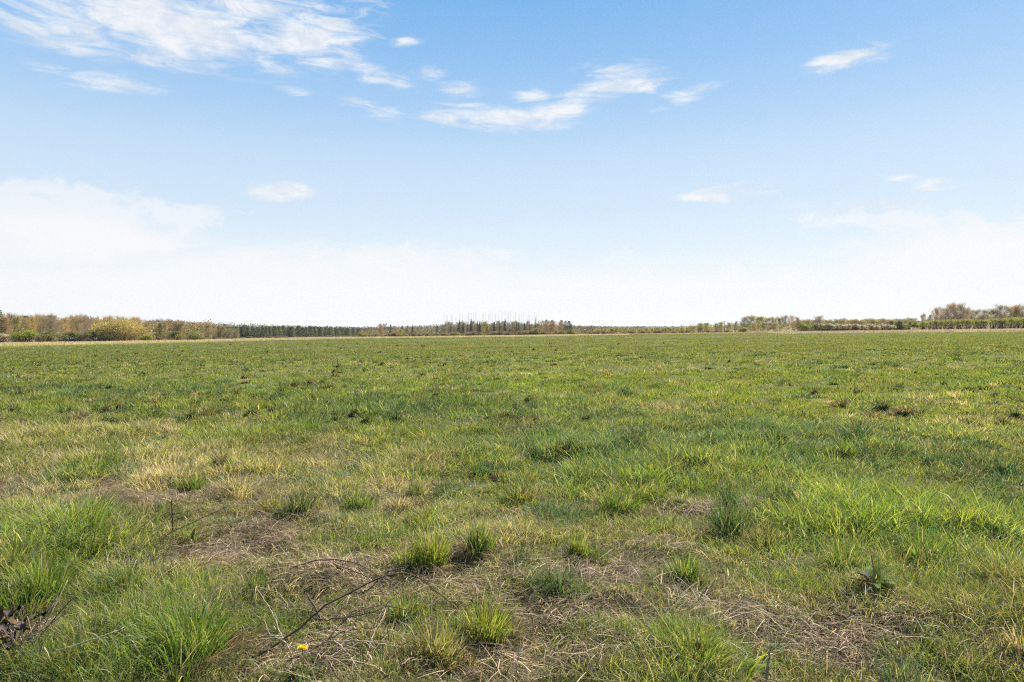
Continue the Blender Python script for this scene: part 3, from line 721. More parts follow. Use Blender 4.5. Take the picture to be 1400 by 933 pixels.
leafy('broad_leaved_plant', 'bright yellow-green broad leaf beside a grey cut stalk at the bottom edge', 'broad-leaved plant', 1022, 946, [
    (50, 66, .15, .04, (.24, .31, .02), (.33, .37, .025), .05), (115, 35, .10, .045, (.12, .19, .02), (.18, .24, .03), .3), (150, 50, .09, .04, GRN, YG, .3)])
stem_thing('cut_stalk', 'grey upright stalk with a dark broken tip at the bottom edge', 'dead stalk', [[(1047, 948, .0), (1050, 946, .08), (1052, 945, .13), (1055, 945, .165)]], (.34, .26, .19), .0046, .0036)
leafy('dock_plant', 'low dock with long drooping curled leaves in grass at far left', 'dock plant', 60, 728, [
    (95, 18, .20, .05, GRN, (.33, .30, .22), .35), (70, 30, .13, .045, GRN, (.10, .14, .04), .4), (130, 25, .15, .05, (.14, .15, .05), DEADL, .3), (-80, 30, .14, .05, GRN, YG, .4), (-150, 50, .12, .045, YG, GRN, .3), (170, 70, .13, .03, DEADL, (.36, .31, .25), .2)])
leafy('dock_plant', 'young dock with two upright green leaves under the slanting twig', 'dock plant', 262, 752, [
    (-70, 65, .10, .035, GRN, (.12, .19, .03), .15), (60, 75, .11, .022, (.05, .09, .02), (.05, .09, .02), .05), (-150, 60, .08, .03, GRN, YG, .2)])
# heap of dead leaves at the left edge
e = tag(bpy.data.objects.new('dead_leaf_heap', None), 'heap of crumpled brown dead leaves and stems at the lower left corner', 'dead leaves'); C.objects.link(e); o0 = foot(10, 905); e.location = o0
lr = np.random.default_rng(12)
for i in range(26):
    b = Bag(); a_ = lr.random() * 6.28; elv = lr.random() * 1.2; r0 = lr.random() * .1
    col = [(.13, .10, .085), (.09, .065, .045), (.17, .115, .05), (.06, .045, .035)][lr.integers(0, 4)]
    leaf_blade(b, (lr.normal(0, .055), lr.normal(0, .05), .01 + .13 * lr.random()), (math.cos(a_) * math.cos(elv), math.sin(a_) * math.cos(elv), math.sin(elv)), (.2, .1, 1), .03 + .05 * lr.random(), .018 + .022 * lr.random(), np.array(col) * .55, np.array(col) * .8, 1.3, .35, .8, i)
    b.build('dead_leaf', M_DEAD, e, True)
for i in range(34):
    b = Bag(); p0 = np.array((lr.normal(0, .08), lr.normal(0, .06), 0)); d = np.array((lr.normal(0, .1), lr.normal(0, .07), .03 + .16 * lr.random()))
    tube(b, spline([p0, p0 + d * .5 + lr.normal(0, .015, 3), p0 + d], 10), np.linspace(.0035, .0015, 10), np.array((.28, .2, .14)) * (.4 + lr.random())); b.build('twig', M_STEM, e, True)

# dandelion
d0 = tag(bpy.data.objects.new('dandelion', None), 'single yellow dandelion flower in the grass near the bottom edge', 'dandelion'); C.objects.link(d0); o0 = foot(414, 938); d0.location = o0; d0.scale = (.82, .82, 1)
b = Bag(); tube(b, spline([(0, 0, -.01), (.004, 0, .05), (0, -.004, .098)], 10), np.linspace(.0026, .0022, 10), (.20, .20, .06)); b.build('stem', M_STEM, d0, True)
b = Bag(); lr = np.random.default_rng(5)
for ring, (npet, ln, up_) in enumerate(((24, .024, .1), (22, .021, .4), (18, .017, .75), (12, .012, 1.1))):
    for k in range(npet):
        a_ = 6.283 * (k + .37 * ring) / npet + lr.normal(0, .05); el_ = up_ + lr.normal(0, .08)
        d = np.array((math.cos(a_) * math.cos(el_), math.sin(a_) * math.cos(el_), math.sin(el_))); s_ = np.array((-math.sin(a_), math.cos(a_), 0)) * .0022
        o_ = np.array((0, -.004, .10)); p = [o_ - s_ * .4, o_ + s_ * .4, o_ + d * ln + s_, o_ + d * ln - s_]
        b.add(p, [(0, 1, 2), (0, 2, 3)], np.array((.85, .64, .015)) * (.9 + .15 * lr.random()))
b.build('flower', M_PETAL, d0)
for k, az_ in enumerate((-70, 40, 120, -140, 10)):
    b = Bag(); d = (math.sin(R(az_)), -math.cos(R(az_)), .35); leaf_blade(b, (0, 0, 0), d, (0, 0, 1), .10, .022, GRN, (.10, .17, .03), .3, .4, .2, k); b.build('leaf', M_BROAD, d0, True)

# ------------------------------------------------------------------ trees
def rand_dir(n, r_, upbias=0.0):
    v = r_.normal(0, 1, (n, 3)); v[:, 2] += upbias; return v / np.linalg.norm(v, axis=1, keepdims=True)

def cards(bag, p, size, col, r_, aspect=.7):
    n = len(p); a = rand_dir(n, r_); b_ = np.cross(a, rand_dir(n, r_)); b_ /= np.linalg.norm(b_, axis=1, keepdims=True) + 1e-9
    s = (size * (.6 + .8 * r_.random(n)))[:, None]
    V = np.stack([p - a * s * .5 - b_ * s * .1 * aspect, p + b_ * s * .5 * aspect, p + a * s * .5, p - b_ * s * .5 * aspect], 1)
    T = (np.arange(n)[:, None, None] * 4 + np.array([(0, 1, 2), (0, 2, 3)])[None]).reshape(-1, 3)
    bag.add(V.reshape(-1, 3), T, np.repeat(col, 4, 0))

def twigs(bag, p, d, ln, w, col, r_):
    n = len(p); s = np.cross(d, rand_dir(n, r_)); s /= np.linalg.norm(s, axis=1, keepdims=True) + 1e-9
    L_ = (ln * (.5 + r_.random(n)))[:, None]
    V = np.stack([p - s * w * .5, p + s * w * .5, p + d * L_], 1); T = np.arange(3 * n).reshape(-1, 3)
    bag.add(V.reshape(-1, 3), T, np.repeat(col, 3, 0))

def shade_of(cols, n, r_, pos=None):
    """one of several pigment colours per face, kept together in clumps"""
    cols = np.asarray(cols, float)
    if pos is None: k = r_.integers(0, len(cols), n)
    else: k = np.clip((fbm(pos[:, 0] / 1.6 + pos[:, 2], pos[:, 1] / 1.6 - pos[:, 2] * .7, 33, 2) * 1.6 - .3 + r_.normal(0, .15, n)) * len(cols), 0, len(cols) - 1).astype(int)
    return cols[k] * (.75 + .5 * r_.random((n, 1)))

def thing(name, label, cat, group=None):
    o = bpy.data.objects.new(name, None); C.objects.link(o); tag(o, label, cat, group); return o

def bare_tree(name, H, W_, seed, trunk_col, twig_cols, base_frac=.25, n_limb=9, n_twig=1500, fill=.55, leaf=0, leaf_cols=((.2, .2, .05),), upright=.6, tr=.012, twl=.9, tww=.07, stems=1):
    """trunk and limbs with a cloud of fine twigs, optionally breaking into leaf"""
    r_ = np.random.default_rng(seed); root = thing(name, '', ''); tb = Bag(); cb = Bag(); ends = []
    for st in range(stems):
        off = np.array((0, 0, 0.)) if stems == 1 else np.append(r_.normal(0, W_ * .12, 2), 0)
        top = np.array((r_.normal(0, W_ * .06), r_.normal(0, W_ * .06), H * (.93 if stems == 1 else .8))) + off * (1 if stems == 1 else 2.6)
        trunk = spline([off + (0, 0, -.3), off + (top - off) * .35 + np.append(r_.normal(0, .02 * H, 2), 0), off + (top - off) * .7 + np.append(r_.normal(0, .02 * H, 2), 0), top], 12)
        tube(tb, trunk, np.linspace(H * tr / math.sqrt(stems), H * tr * .12, 12), trunk_col, 6)
        for i in range(n_limb):
            t = base_frac + (1 - base_frac) * (i + r_.random()) / n_limb; p0 = trunk[min(int(t * 11), 11)]
            a = r_.random() * 6.283; prof = math.sin(math.pi * (.18 + .75 * (t - base_frac) / (1 - base_frac)))
            ln = W_ * .5 * prof * (.75 + .45 * r_.random())
            d = np.array((math.cos(a), math.sin(a), upright * (.7 + .6 * r_.random())))
            p1 = p0 + d * ln * .55; p2 = p0 + d * ln + np.array((0, 0, .18 * ln))
            limb = spline([p0, p1 + r_.normal(0, .05 * ln, 3), p2], 6)
            tube(tb, limb, np.linspace(H * tr * .42 * (1.1 - .7 * t), H * tr * .08, 6), np.array(trunk_col) * .8, 4)
            ends += [limb[2], limb[3], limb[4], limb[5], limb[5]]
        ends += [trunk[9], trunk[10], trunk[11], trunk[11]]
    ends = np.array(ends); e = ends[r_.integers(0, len(ends), n_twig)]
    p = e + r_.normal(0, 1, (n_twig, 3)) * np.array((W_ * .075, W_ * .075, H * .035))
    ctr = np.array((0, 0, H * .45)); d = (p - ctr) / np.array((W_, W_, H)); d /= np.linalg.norm(d, axis=1, keepdims=True) + 1e-9
    d = d * .6 + rand_dir(n_twig, r_, .5) * .6; d[:, 2] += .35 * upright; d /= np.linalg.norm(d, axis=1, keepdims=True)
    nf = int(n_twig * fill); v = rand_dir(nf, r_) * (r_.random((nf, 1)) ** .4); lo = H * max(base_frac - .12, .03)
    pf = v * np.array((W_ * .42, W_ * .42, (H * .95 - lo) * .5)) + (0, 0, (H * .95 + lo) * .5)
    keep = vnoise(pf[:, 0] / 1.1 + 7, pf[:, 2] / 1.1 + pf[:, 1] / 1.3, seed) > .3; pf = pf[keep]; nf = len(pf)
    p[:nf] = pf; d[:nf] = rand_dir(nf, r_, 1.0) * .5 + d[:nf] * .5; d /= np.linalg.norm(d, axis=1, keepdims=True)
    p[:, 2] = np.maximum(p[:, 2], .1)
    twigs(cb, p, d, twl * H / 12, tww, shade_of(twig_cols, n_twig, r_, p), r_)
    if leaf:
        e = ends[r_.integers(0, len(ends), leaf)]; p = e + r_.normal(0, 1, (leaf, 3)) * np.array((W_ * .08, W_ * .08, H * .045)); p[:, 2] = np.maximum(p[:, 2], .15)
        cards(cb, p, .33 * H / 12 + .08, shade_of(leaf_cols, leaf, r_, p), r_)
    tb.build('trunk', M_BARK, root); cb.build('crown', M_TWIG if not leaf else M_LEAF, root)
    return root

def bush(name, H, W_, seed, cols, n=2200, lobes=11, twig_cols=((.13, .1, .075),), size=.3, skirt=True, stem_col=(.09, .075, .06), lift=0.0):
    """a many-stemmed shrub: leaf clumps on lobes of uneven height, stems showing beneath"""
    r_ = np.random.default_rng(seed); root = thing(name, '', ''); tb = Bag(); cb = Bag()
    pos = []; 
    for i in range(lobes):
        a = r_.random() * 6.283; q_ = math.sqrt(r_.random()) * .38 * W_; z = H * (.30 + lift * .3 + (.34 - .25 * lift) * (1 - (q_ / (.4 * W_)) ** 2) * (.7 + .5 * r_.random()))
        c0 = np.array((math.cos(a) * q_, math.sin(a) * q_, z)); rd = np.array((W_ * .17, W_ * .17, H * .22)) * (.75 + .5 * r_.random())
        k = int(2.1 * n) // lobes; v = rand_dir(k, r_, .3); rad = r_.random(k) ** .45
        pos.append(c0 + v * rad[:, None] * rd)
        for s_ in range(2):
            e0 = np.array((math.cos(a), math.sin(a), 0)) * q_ * .3 * r_.random() + (0, 0, -.15)
            tube(tb, spline([e0, (e0 + c0) * .5 + r_.normal(0, .04 * W_, 3), c0 + r_.normal(0, .08 * W_, 3)], 6), np.linspace(.012 * H + .02, .01, 6), stem_col, 4)
    p = np.concatenate(pos); p = p[p[:, 2] > .08]
    cards(cb, p, size * .62, shade_of(cols, len(p), r_, p), r_)
    m = n // 3; e = p[r_.integers(0, len(p), m)]; d = e / (np.linalg.norm(e, axis=1, keepdims=True) + 1e-6) + rand_dir(m, r_) * .6; d /= np.linalg.norm(d, axis=1, keepdims=True)
    twigs(cb, e, d, size * 2.2, .05, shade_of(twig_cols, m, r_), r_)
    if skirt:
        m = n // 4; a = r_.random(m) * 6.283; q_ = np.sqrt(r_.random(m)) * .42 * W_
        p2 = np.stack([np.cos(a) * q_, np.sin(a) * q_, r_.random(m) * H * .22], -1); twigs(cb, p2, rand_dir(m, r_, 1.2), H * .2, .06, shade_of(twig_cols, m, r_), r_)
    tb.build('stems', M_BARK, root); cb.build('foliage', M_LEAF, root)
    return root

def conifer(name, H, W_, seed, cols, kind='spruce', n=2000, trunk_col=(.11, .08, .06)):
    r_ = np.random.default_rng(seed); root = thing(name, '', ''); tb = Bag(); cb = Bag()
    tube(tb, [(0, 0, -.3), (0, 0, H * .5), (r_.normal(0, .1), 0, H * .97)], [H * .014, H * .009, H * .002], trunk_col, 6)
    lo = .08 if kind == 'spruce' else .12
    t = lo + (1 - lo) * (np.floor(r_.random(n) * 16) + r_.random(n) * .55) / 16
    u = (t - lo) / (1 - lo)
    if kind == 'spruce': prof = (1 - u) ** .85
    else: prof = np.sin(np.pi * np.clip(.30 + .66 * u, 0, 1)) ** .7
    sect = np.floor(r_.random(n) * 7) / 7 * 6.283 + np.floor(u * 16) * 1.9 + r_.normal(0, .22, n)
    rad = W_ * .5 * prof * np.sqrt(r_.random(n)) * (.7 + .45 * vnoise(np.floor(u * 16) * 3.1, sect, seed))
    p = np.stack([np.cos(sect) * rad, np.sin(sect) * rad, t * H - .12 * rad + (.0 if kind == 'spruce' else .1 * rad)], -1)
    p[:, 2] = np.minimum(p[:, 2], H)
    cards(cb, p, .42 * W_ / 4, shade_of(cols, n, r_, p), r_, .5)
    for i in range(14):
        a = r_.random() * 6.283; z = H * (lo + (1 - lo) * r_.random() * .8); ln = W_ * .4 * (1 - (z / H) * .7)
        tube(tb, [(0, 0, z), (math.cos(a) * ln, math.sin(a) * ln, z + (.12 if kind != 'spruce' else -.1) * ln)], [.05, .015], trunk_col, 4)
    tb.build('trunk', M_BARK, root); cb.build('crown', M_LEAF, root)
    return root

def whip(name, H, seed, n=220, col=(.46, .42, .36)):
    """a tall thin leafless poplar"""
    r_ = np.random.default_rng(seed); root = thing(name, '', ''); tb = Bag(); cb = Bag()
    t_ = spline([(0, 0, -.3), (r_.normal(0, .1), 0, H * .4), (r_.normal(0, .2), 0, H * .75), (r_.normal(0, .2), 0, H)], 10)
    tube(tb, t_, np.linspace(.075, .01, 10), col, 5)
    for q_ in range(7):
        k_ = 3 + q_ % 6; a = r_.random() * 6.283; l_ = .8 + 1.2 * r_.random(); e_ = t_[k_] + np.array((math.cos(a) * l_ * .45, math.sin(a) * l_ * .45, l_ * 1.2)); tube(tb, [t_[k_], (t_[k_] + e_) / 2 + r_.normal(0, .06, 3), e_], [.035, .02, .006], col, 4)
    t = .3 + .68 * r_.random(n); p = np.stack([np.interp(t, np.linspace(0, 1, 10), t_[:, k]) for k in range(3)], -1)
    a = r_.random(n) * 6.283; d = np.stack([np.cos(a), np.sin(a), 1.6 + r_.random(n)], -1); d /= np.linalg.norm(d, axis=1, keepdims=True)
    twigs(cb, p, d, 1.5 * (1.15 - t), .035, np.tile(col, (n, 1)) * (.7 + .6 * r_.random((n, 1))), r_)
    tb.build('trunk', M_BARK, root); cb.build('crown', M_TWIG, root)
    return root

def dup(root):
    r = root.copy(); C.objects.link(r)
    for ch in root.children:
        c_ = ch.copy(); C.objects.link(c_); c_.parent = r
    return r

class Kind:                               # first call moves the original, later ones copy it
    def __init__(s, protos, hs): s.p, s.h, s.used, s.k = protos, hs, set(), 0
    def put(s, px, D, h, label, cat, group=None, wide=1.0, i=None, rot=None):
        j = (s.k % len(s.p)) if i is None else i; s.k += 1
        o = s.p[j] if j not in s.used else dup(s.p[j]); s.used.add(j)
        x, y = at_depth(px, D); sc = h / s.h[j]
        o.location = (x, y, float(height(x, y)) - .05); o.rotation_euler = (0, 0, TRNG.random() * 6.283 if rot is None else rot); o.scale = (sc * wide, sc * wide, sc)
        tag(o, label, cat, group)
        return o
TRNG = np.random.default_rng(99)
def top_h(px, D, ytop):                   # height of a tree whose top stands at a photo row
    x, y = at_depth(px, D); return HC + (YV - ytop) / F * D - float(height(x, y))
V_ = lambda a, b: a + (b - a) * TRNG.random()

BRN = ((.37, .26, .13), (.44, .32, .15), (.31, .22, .12), (.36, .30, .12)); ORG = ((.50, .35, .14), (.45, .33, .14), (.40, .32, .13)); GRY = ((.25, .215, .155), (.29, .25, .17), (.22, .20, .13)); PNK = ((.34, .26, .175), (.30, .235, .16), (.26, .22, .14))
WHITE_B = (.55, .50, .42); DARK_B = (.13, .105, .085)
birch = Kind([bare_tree('birch_tree', 12, 5.2, 11, WHITE_B, BRN, .3, 13, 1900, upright=1.0), bare_tree('birch_tree', 12, 4.6, 12, WHITE_B, ORG, .32, 13, 1900, upright=1.1),
              bare_tree('birch_tree', 12, 5.8, 13, (.36, .3, .24), PNK, .28, 13, 2000, upright=.9), bare_tree('birch_tree', 12, 5.0, 14, WHITE_B, GRY, .3, 12, 1800, upright=1.0)], [12.0] * 4)
oak = Kind([bare_tree('bare_tree', 12, 9.5, 21, DARK_B, GRY, .16, 16, 6500, upright=.55, tr=.017), bare_tree('bare_tree', 12, 8.5, 22, DARK_B, BRN, .16, 16, 6500, upright=.6, tr=.016),
            bare_tree('bare_tree', 12, 10.5, 23, DARK_B, PNK, .16, 16, 6000, leaf=1400, leaf_cols=((.19, .17, .07), (.23, .18, .08)), upright=.5, tr=.016)], [12.0] * 3)
budding = Kind([bare_tree('budding_tree', 10, 8, 31, DARK_B, GRY, .15, 13, 2200, leaf=2200, leaf_cols=((.27, .26, .10), (.32, .30, .11), (.22, .21, .09)), upright=.6, tr=.015),
                bare_tree('budding_tree', 10, 7, 32, DARK_B, BRN, .15, 12, 2200, leaf=2200, leaf_cols=((.35, .36, .10), (.30, .29, .09)), upright=.6, tr=.015)], [10.0] * 2)
GB = ((.27, .29, .06), (.34, .34, .075), (.21, .225, .06))
gbush = Kind([bush('green_bush', 4, 6, 41, GB), bush('green_bush', 4, 5.5, 42, ((.32, .33, .09), (.37, .33, .11), (.24, .24, .08))), bush('green_bush', 4, 6.5, 43, ((.22, .23, .065), (.27, .25, .08), (.32, .28, .11)))], [3.4] * 3)
lime_bush = Kind([bush('green_bush', 4, 6, 44, ((.36, .40, .05), (.29, .34, .045), (.23, .28, .045)))], [3.4])
pine = Kind([conifer('pine_tree', 12, 5, 51, ((.12, .145, .08), (.165, .18, .09), (.21, .19, .095)), 'pine', 1700), conifer('pine_tree', 12, 4.6, 52, ((.105, .135, .08), (.14, .165, .09), (.18, .18, .095)), 'pine', 1700),
             conifer('pine_tree', 12, 5.4, 53, ((.13, .155, .08), (.20, .185, .09)), 'pine', 1700)], [12.0] * 3)
spruce = Kind([conifer('spruce_tree', 12, 4.2, 61, ((.035, .045, .03), (.05, .06, .035)), 'spruce', 1700), conifer('spruce_tree', 12, 3.6, 62, ((.045, .05, .035), (.065, .06, .04)), 'spruce', 1600)], [12.0] * 2)
poplar = Kind([whip('poplar_tree', 18, 71), whip('poplar_tree', 18, 72, 260), whip('poplar_tree', 18, 73, 160)], [18.0] * 3)
scrub = Kind([bush('scrub_bush', 3, 5.5, 81, ((.24, .17, .11), (.28, .20, .12), (.20, .15, .10)), 1500, twig_cols=((.16, .10, .075), (.2, .14, .1))), bush('scrub_bush', 3, 5.5, 82, ((.31, .27, .11), (.27, .235, .11), (.35, .29, .13)), 1500, twig_cols=((.16, .10, .075),))], [2.5] * 2)
BLS = ((.74, .67, .55), (.62, .55, .44), (.38, .31, .21))
blossom = Kind([bush('blackthorn_bush', 4, 5, 91, BLS, 2200, twig_cols=((.14, .1, .08),), lift=.8), bush('blackthorn_bush', 4, 4.5, 92, BLS[:2] + ((.22, .18, .11),), 2200, twig_cols=((.14, .1, .08),), lift=.8)], [3.6] * 2)
willow = Kind([bush('osier_tree', 6, 7, 101, ((.38, .39, .07), (.43, .42, .08), (.30, .29, .07)), 2600, 13, lift=1.0, skirt=False, stem_col=(.12, .09, .07), size=.34),
               bush('osier_tree', 6, 6.5, 102, ((.35, .36, .075), (.41, .39, .09), (.28, .25, .08)), 2400, 12, lift=1.0, skirt=False, stem_col=(.10, .08, .07), size=.34)], [5.4] * 2)
larch = Kind([bare_tree('larch_tree', 11, 6.5, 111, DARK_B, ((.38, .275, .15), (.34, .25, .14), (.28, .21, .13)), .1, 14, 2600, upright=.7, tww=.08)], [11.0])

# --- the birch wood on the left
for i in range(66):
    D = (300, 330, 365)[i % 3] + V_(-10, 10); px = -45 + 250 * ((i // 3) + V_(.1, .9)) / 22
    yt = np.interp(px, [-60, 20, 100, 160, 200, 230], [431, 432, 433, 435, 437, 441]) + V_(-2.5, 5)
    birch.put(px, D, top_h(px, D, yt), 'bare brown birch in the dense wood at the left end of the treeline', 'birch tree', 'bare birches of the left wood')
for (px, D, yt, lb) in ((36, 318, 431, 'dark grey-green pine poking out of the left wood, nearer the left edge'), (69, 312, 431.5, 'dark flat-topped pine among orange birches in the left wood'), (219, 330, 442, 'small dark pine right of the big yellow sallow'), (-2, 300, 423, 'tall dark tree at the extreme left edge of the wood')):
    pine.put(px, D, top_h(px, D, yt), lb, 'pine tree')
budding.put(26, 296, top_h(26, 296, 433), 'slender yellow-green budding tree at the left of the birch wood', 'tree', i=1, wide=.6)
for i in range(34):
    px = 205 + 118 * (i / 33) ** 1.15 + V_(-3, 3); D = V_(380, 470); yt = np.interp(px, [200, 230, 290, 325], [437, 439, 443.5, 449]) + V_(-1, 3)
    oak.put(px, D, top_h(px, D, yt), 'brown leafless tree in the thin wood right of the big yellow sallow', 'bare tree', 'leafless trees right of the yellow sallow', wide=.75)
# the big ochre sallow and the bushes along the wood's foot
sal = bush('sallow_tree', 10, 19, 301, ((.47, .37, .13), (.52, .42, .15), (.40, .31, .12), (.36, .32, .12)), 8000, 26, size=.42, twig_cols=((.32, .23, .10), (.25, .19, .10)))
Kind([sal], [9.0]).put(166, 288, 11.0, 'huge rounded ochre-yellow sallow in front of the left wood', 'sallow tree', wide=1.0)
for (px, w_, yt, k, i, lb) in ((35, 40, 450, lime_bush, 0, 'bright green bush before the wood, just right of the white blossom'), (70, 36, 453, gbush, 2, 'dull green bush, second along the foot of the left wood'), (98, 34, 452, gbush, 1, 'yellow-green bush at the foot of the wood, left of the sallow'),
                            (132, 30, 452, gbush, 0, 'fresh green bush overlapping the left flank of the sallow'), (112, 22, 455, scrub, 1, 'low olive bush between two green bushes left of the sallow'), (152, 26, 453, gbush, 1, 'pale tan-green bush right under the sallow crown'), (201, 20, 457, lime_bush, 0, 'vivid green bush at the right foot of the sallow'),
                            (216, 14, 460, scrub, 0, 'small brown scrub right of the vivid green bush'), (240, 34, 452, gbush, 2, 'wide green bush right of the sallow'), (268, 26, 453, gbush, 0, 'green bush at the right end of the left bushes'),
                            (288, 16, 452, gbush, 1, 'tan bush in front of the first plantation pines'), (316, 22, 452, scrub, 1, 'olive rounded bush standing alone before the pine plantation')):
    D = 282 if px < 210 else (300 if px < 280 else 420); h = top_h(px, D, yt); o = k.put(px, D, h, lb, 'bush', i=i)
    s_ = w_ / F * D / 5.6; o.scale = (s_, s_, o.scale[2])
for (px, yt, lb) in ((3, 455, 'white blossoming bush at the left edge before the wood'), (-22, 455, 'white blossoming bush mostly cut by the left edge'), (56, 464, 'tiny pale blossom bush between green bushes')):
    blossom.put(px, 284, top_h(px, 284, yt), lb, 'blossom bush')
# --- the pine plantation
for i in range(72):
    px = 278 + 214 * ((i // 2) + V_(.2, .8)) / 36; D = (600, 640)[i % 2] + V_(-8, 8); yt = np.interp(px, [270, 490], [443.8, 447.6]) + V_(-.5, 1.4)
    pine.put(px + V_(-1.2, 1.2), D, top_h(px, D, yt) * V_(.86, 1.07), 'dark pine in the long straight plantation edge left of centre', 'pine tree', 'pines of the long plantation', wide=V_(1.1, 1.8))
for i in range(18):
    px = 290 + 215 * (i + V_(.1, .9)) / 18; D = V_(560, 580)
    scrub.put(px, D, V_(1.2, 2.0), 'low reddish scrub along the foot of the pine plantation', 'scrub bush', 'scrub below the pine plantation', i=0, wide=2.0)
# --- mixed trees left of centre
for (px, D, yt, k, i, w_, lb, ct) in (
    (500, 600, 448.5, oak, 0, .9, 'low grey leafless tree at the end of the pine plantation', 'bare tree'), (508, 600, 447.5, oak, 1, .8, 'thin leafless tree just right of the plantation end', 'bare tree'),
    (521, 520, 443.5, oak, 1, .7, 'brown leafless tree, left of the pair of small clumps left of centre', 'bare tree'), (527, 530, 443, birch, 3, 1.0, 'tall bare tree topping the first small clump left of centre', 'bare tree'), (534, 525, 443.5, pine, 0, .8, 'dark pine in the first small clump left of centre', 'pine tree'),
    (541, 525, 446, birch, 0, 1.0, 'bare brown tree at the right of the first small clump', 'bare tree'), (550, 520, 445, pine, 1, .9, 'dark pine opening the second small clump left of centre', 'pine tree'), (557, 525, 446, oak, 0, .6, 'grey bare tree within the second small clump', 'bare tree'),
    (564, 520, 443.5, spruce, 0, 1.0, 'pointed dark spruce in the second small clump', 'spruce tree'), (571, 525, 447, birch, 2, 1.0, 'pinkish bare tree ending the second small clump', 'bare tree'), (549, 505, 451, budding, 1, 1.0, 'yellow-green budding tree before the second small clump', 'tree'),
    (598, 560, 445, pine, 2, .9, 'dark pine alone right of the two small clumps', 'pine tree'), (590, 565, 450, spruce, 1, .9, 'small spruce left of the lone dark pine', 'spruce tree')):
    k.put(px, D, top_h(px, D, yt), lb, ct, i=i, wide=w_)
# --- the centre clump: spruces, thin poplars, larches
for (px, yt, i, lb) in ((628, 437, 1, 'leftmost tall spruce of the centre clump'), (633, 439, 0, 'spruce close beside the leftmost tall one'), (644, 435.5, 0, 'tallest pointed spruce in the centre clump'), (639.5, 440, 1, 'short spruce between two taller ones in the centre clump'), (653, 438, 1, 'broad spruce right of the tallest one'),
                        (656, 438.5, 0, 'spruce behind the broad one in the centre clump'), (675.5, 439.5, 0, 'lone dark spruce in a gap of the centre clump'), (690.5, 436, 0, 'dark pointed spruce near the middle of the photo'), (706, 440.5, 1, 'shaggy spruce right of the middle of the photo'), (709, 439.5, 0, 'taller spruce beside the shaggy one'),
                        (717, 441, 0, 'low spruce left of the tall dark pole-like spruce'), (732.5, 432.5, 1, 'very narrow tall spruce left of the orange larches'), (724, 442, 1, 'small spruce beneath the poplars'), (666, 443, 1, 'small spruce right of the broad one')):
    spruce.put(px, 505 + V_(-12, 12), top_h(px, 505, yt), lb, 'spruce tree', i=i, wide=.55 if px == 732.5 else .9)
for i in range(46):
    px = 606 + 132 * (i + V_(0, 1)) / 46; yt = np.interp(px, [605, 630, 690, 738], [433, 428, 425, 427]) + V_(-1.5, 5); D = V_(500, 540)
    poplar.put(px, D, top_h(px, D, yt), 'tall thin leafless poplar in the centre clump, bare against the sky', 'poplar tree', 'thin poplars of the centre clump')
for i in range(60):
    px = 604 + 135 * (i + V_(0, 1)) / 60; yt = V_(439.5, 446.5); D = V_(515, 560)
    (birch if i % 3 == 0 else oak if i % 3 == 1 else spruce).put(px, D, top_h(px, D, yt), 'short dark tree filling the lower part of the centre clump', 'tree', 'short trees of the centre clump', i=(3, 0, 1)[i % 3], wide=(.9, .75, 1.0)[i % 3])
budding.put(664, 498, top_h(664, 498, 441), 'golden-green budding tree in the centre clump', 'tree', i=1, wide=.7)
for (px, yt, w_, lb) in ((741, 437.8, .9, 'pinkish larch opening the orange group'), (749, 438, 1.0, 'orange larch in the middle of the orange group'), (757, 438.5, .9, 'bright orange larch, right of the orange group'), (766, 439.5, .9, 'tan larch next to the dark rounded pines')):
    larch.put(px, 480 + V_(-8, 8), top_h(px, 480, yt), lb, 'larch tree', wide=w_)
for (px, yt, lb) in ((747, 437, 'dark pine tip behind the pinkish larch'), (755, 437.5, 'dark pine tip behind the orange larches'), (767.5, 437.3, 'dark pine behind the tan larch'), (773, 438.5, 'tall dark rounded pine at the right end of the centre clump'), (778, 438.5, 'dark pine ending the centre clump on the right'), (781, 443, 'lower dark pine at the outer right of the centre clump')):
    pine.put(px, 505, top_h(px, 505, yt), lb, 'pine tree', wide=1.15)
# scrub along the foot of the centre
for i in range(44):
    px = 490 + 300 * (i + V_(.1, .9)) / 44; D = V_(440, 465)
    (scrub if i % 4 else gbush).put(px, D, V_(1.8, 3.4), 'low brown and olive bush in the scrub line below the centre clump', 'scrub bush', 'scrub line below the centre clump', wide=1.25)
gbush.put(733, 445, 5.0, 'pale green rounded bush below the narrow tall spruce', 'bush', i=1)
gbush.put(781, 445, 3.6, 'grey-green bush at the foot of the right-hand dark pines', 'bush', i=2)
# --- low growth right of centre
for i in range(22):
    px = 783 + 42 * (i + V_(0, 1)) / 22; D = V_(560, 620); yt = 446 + V_(-.6, 2)
    (birch if i % 2 else oak).put(px, D, top_h(px, D, yt), 'mauve-grey leafless tree in the low copse right of the dark pines', 'bare tree', 'trees of the low mauve copse', i=2 if i % 2 else 0, wide=.8)
for i in range(34):
    px = 818 + 150 * (i + V_(0, 1)) / 34; D = V_(420, 500); yt = np.interp(px, [818, 900, 970], [448.5, 448, 446]) + V_(-.8, 2.5)
    budding.put(px, D, top_h(px, D, yt), 'small olive budding tree in the low hedge line right of centre', 'tree', 'low olive hedge trees right of centre', wide=1.4)
for i in range(20):
    px = 800 + 200 * (i + V_(0, 1)) / 20; scrub.put(px, V_(395, 410), V_(1.3, 2.2), 'dark reddish scrub under the low hedge line right of centre', 'scrub bush', 'scrub under the low hedge line', i=0, wide=1.5)
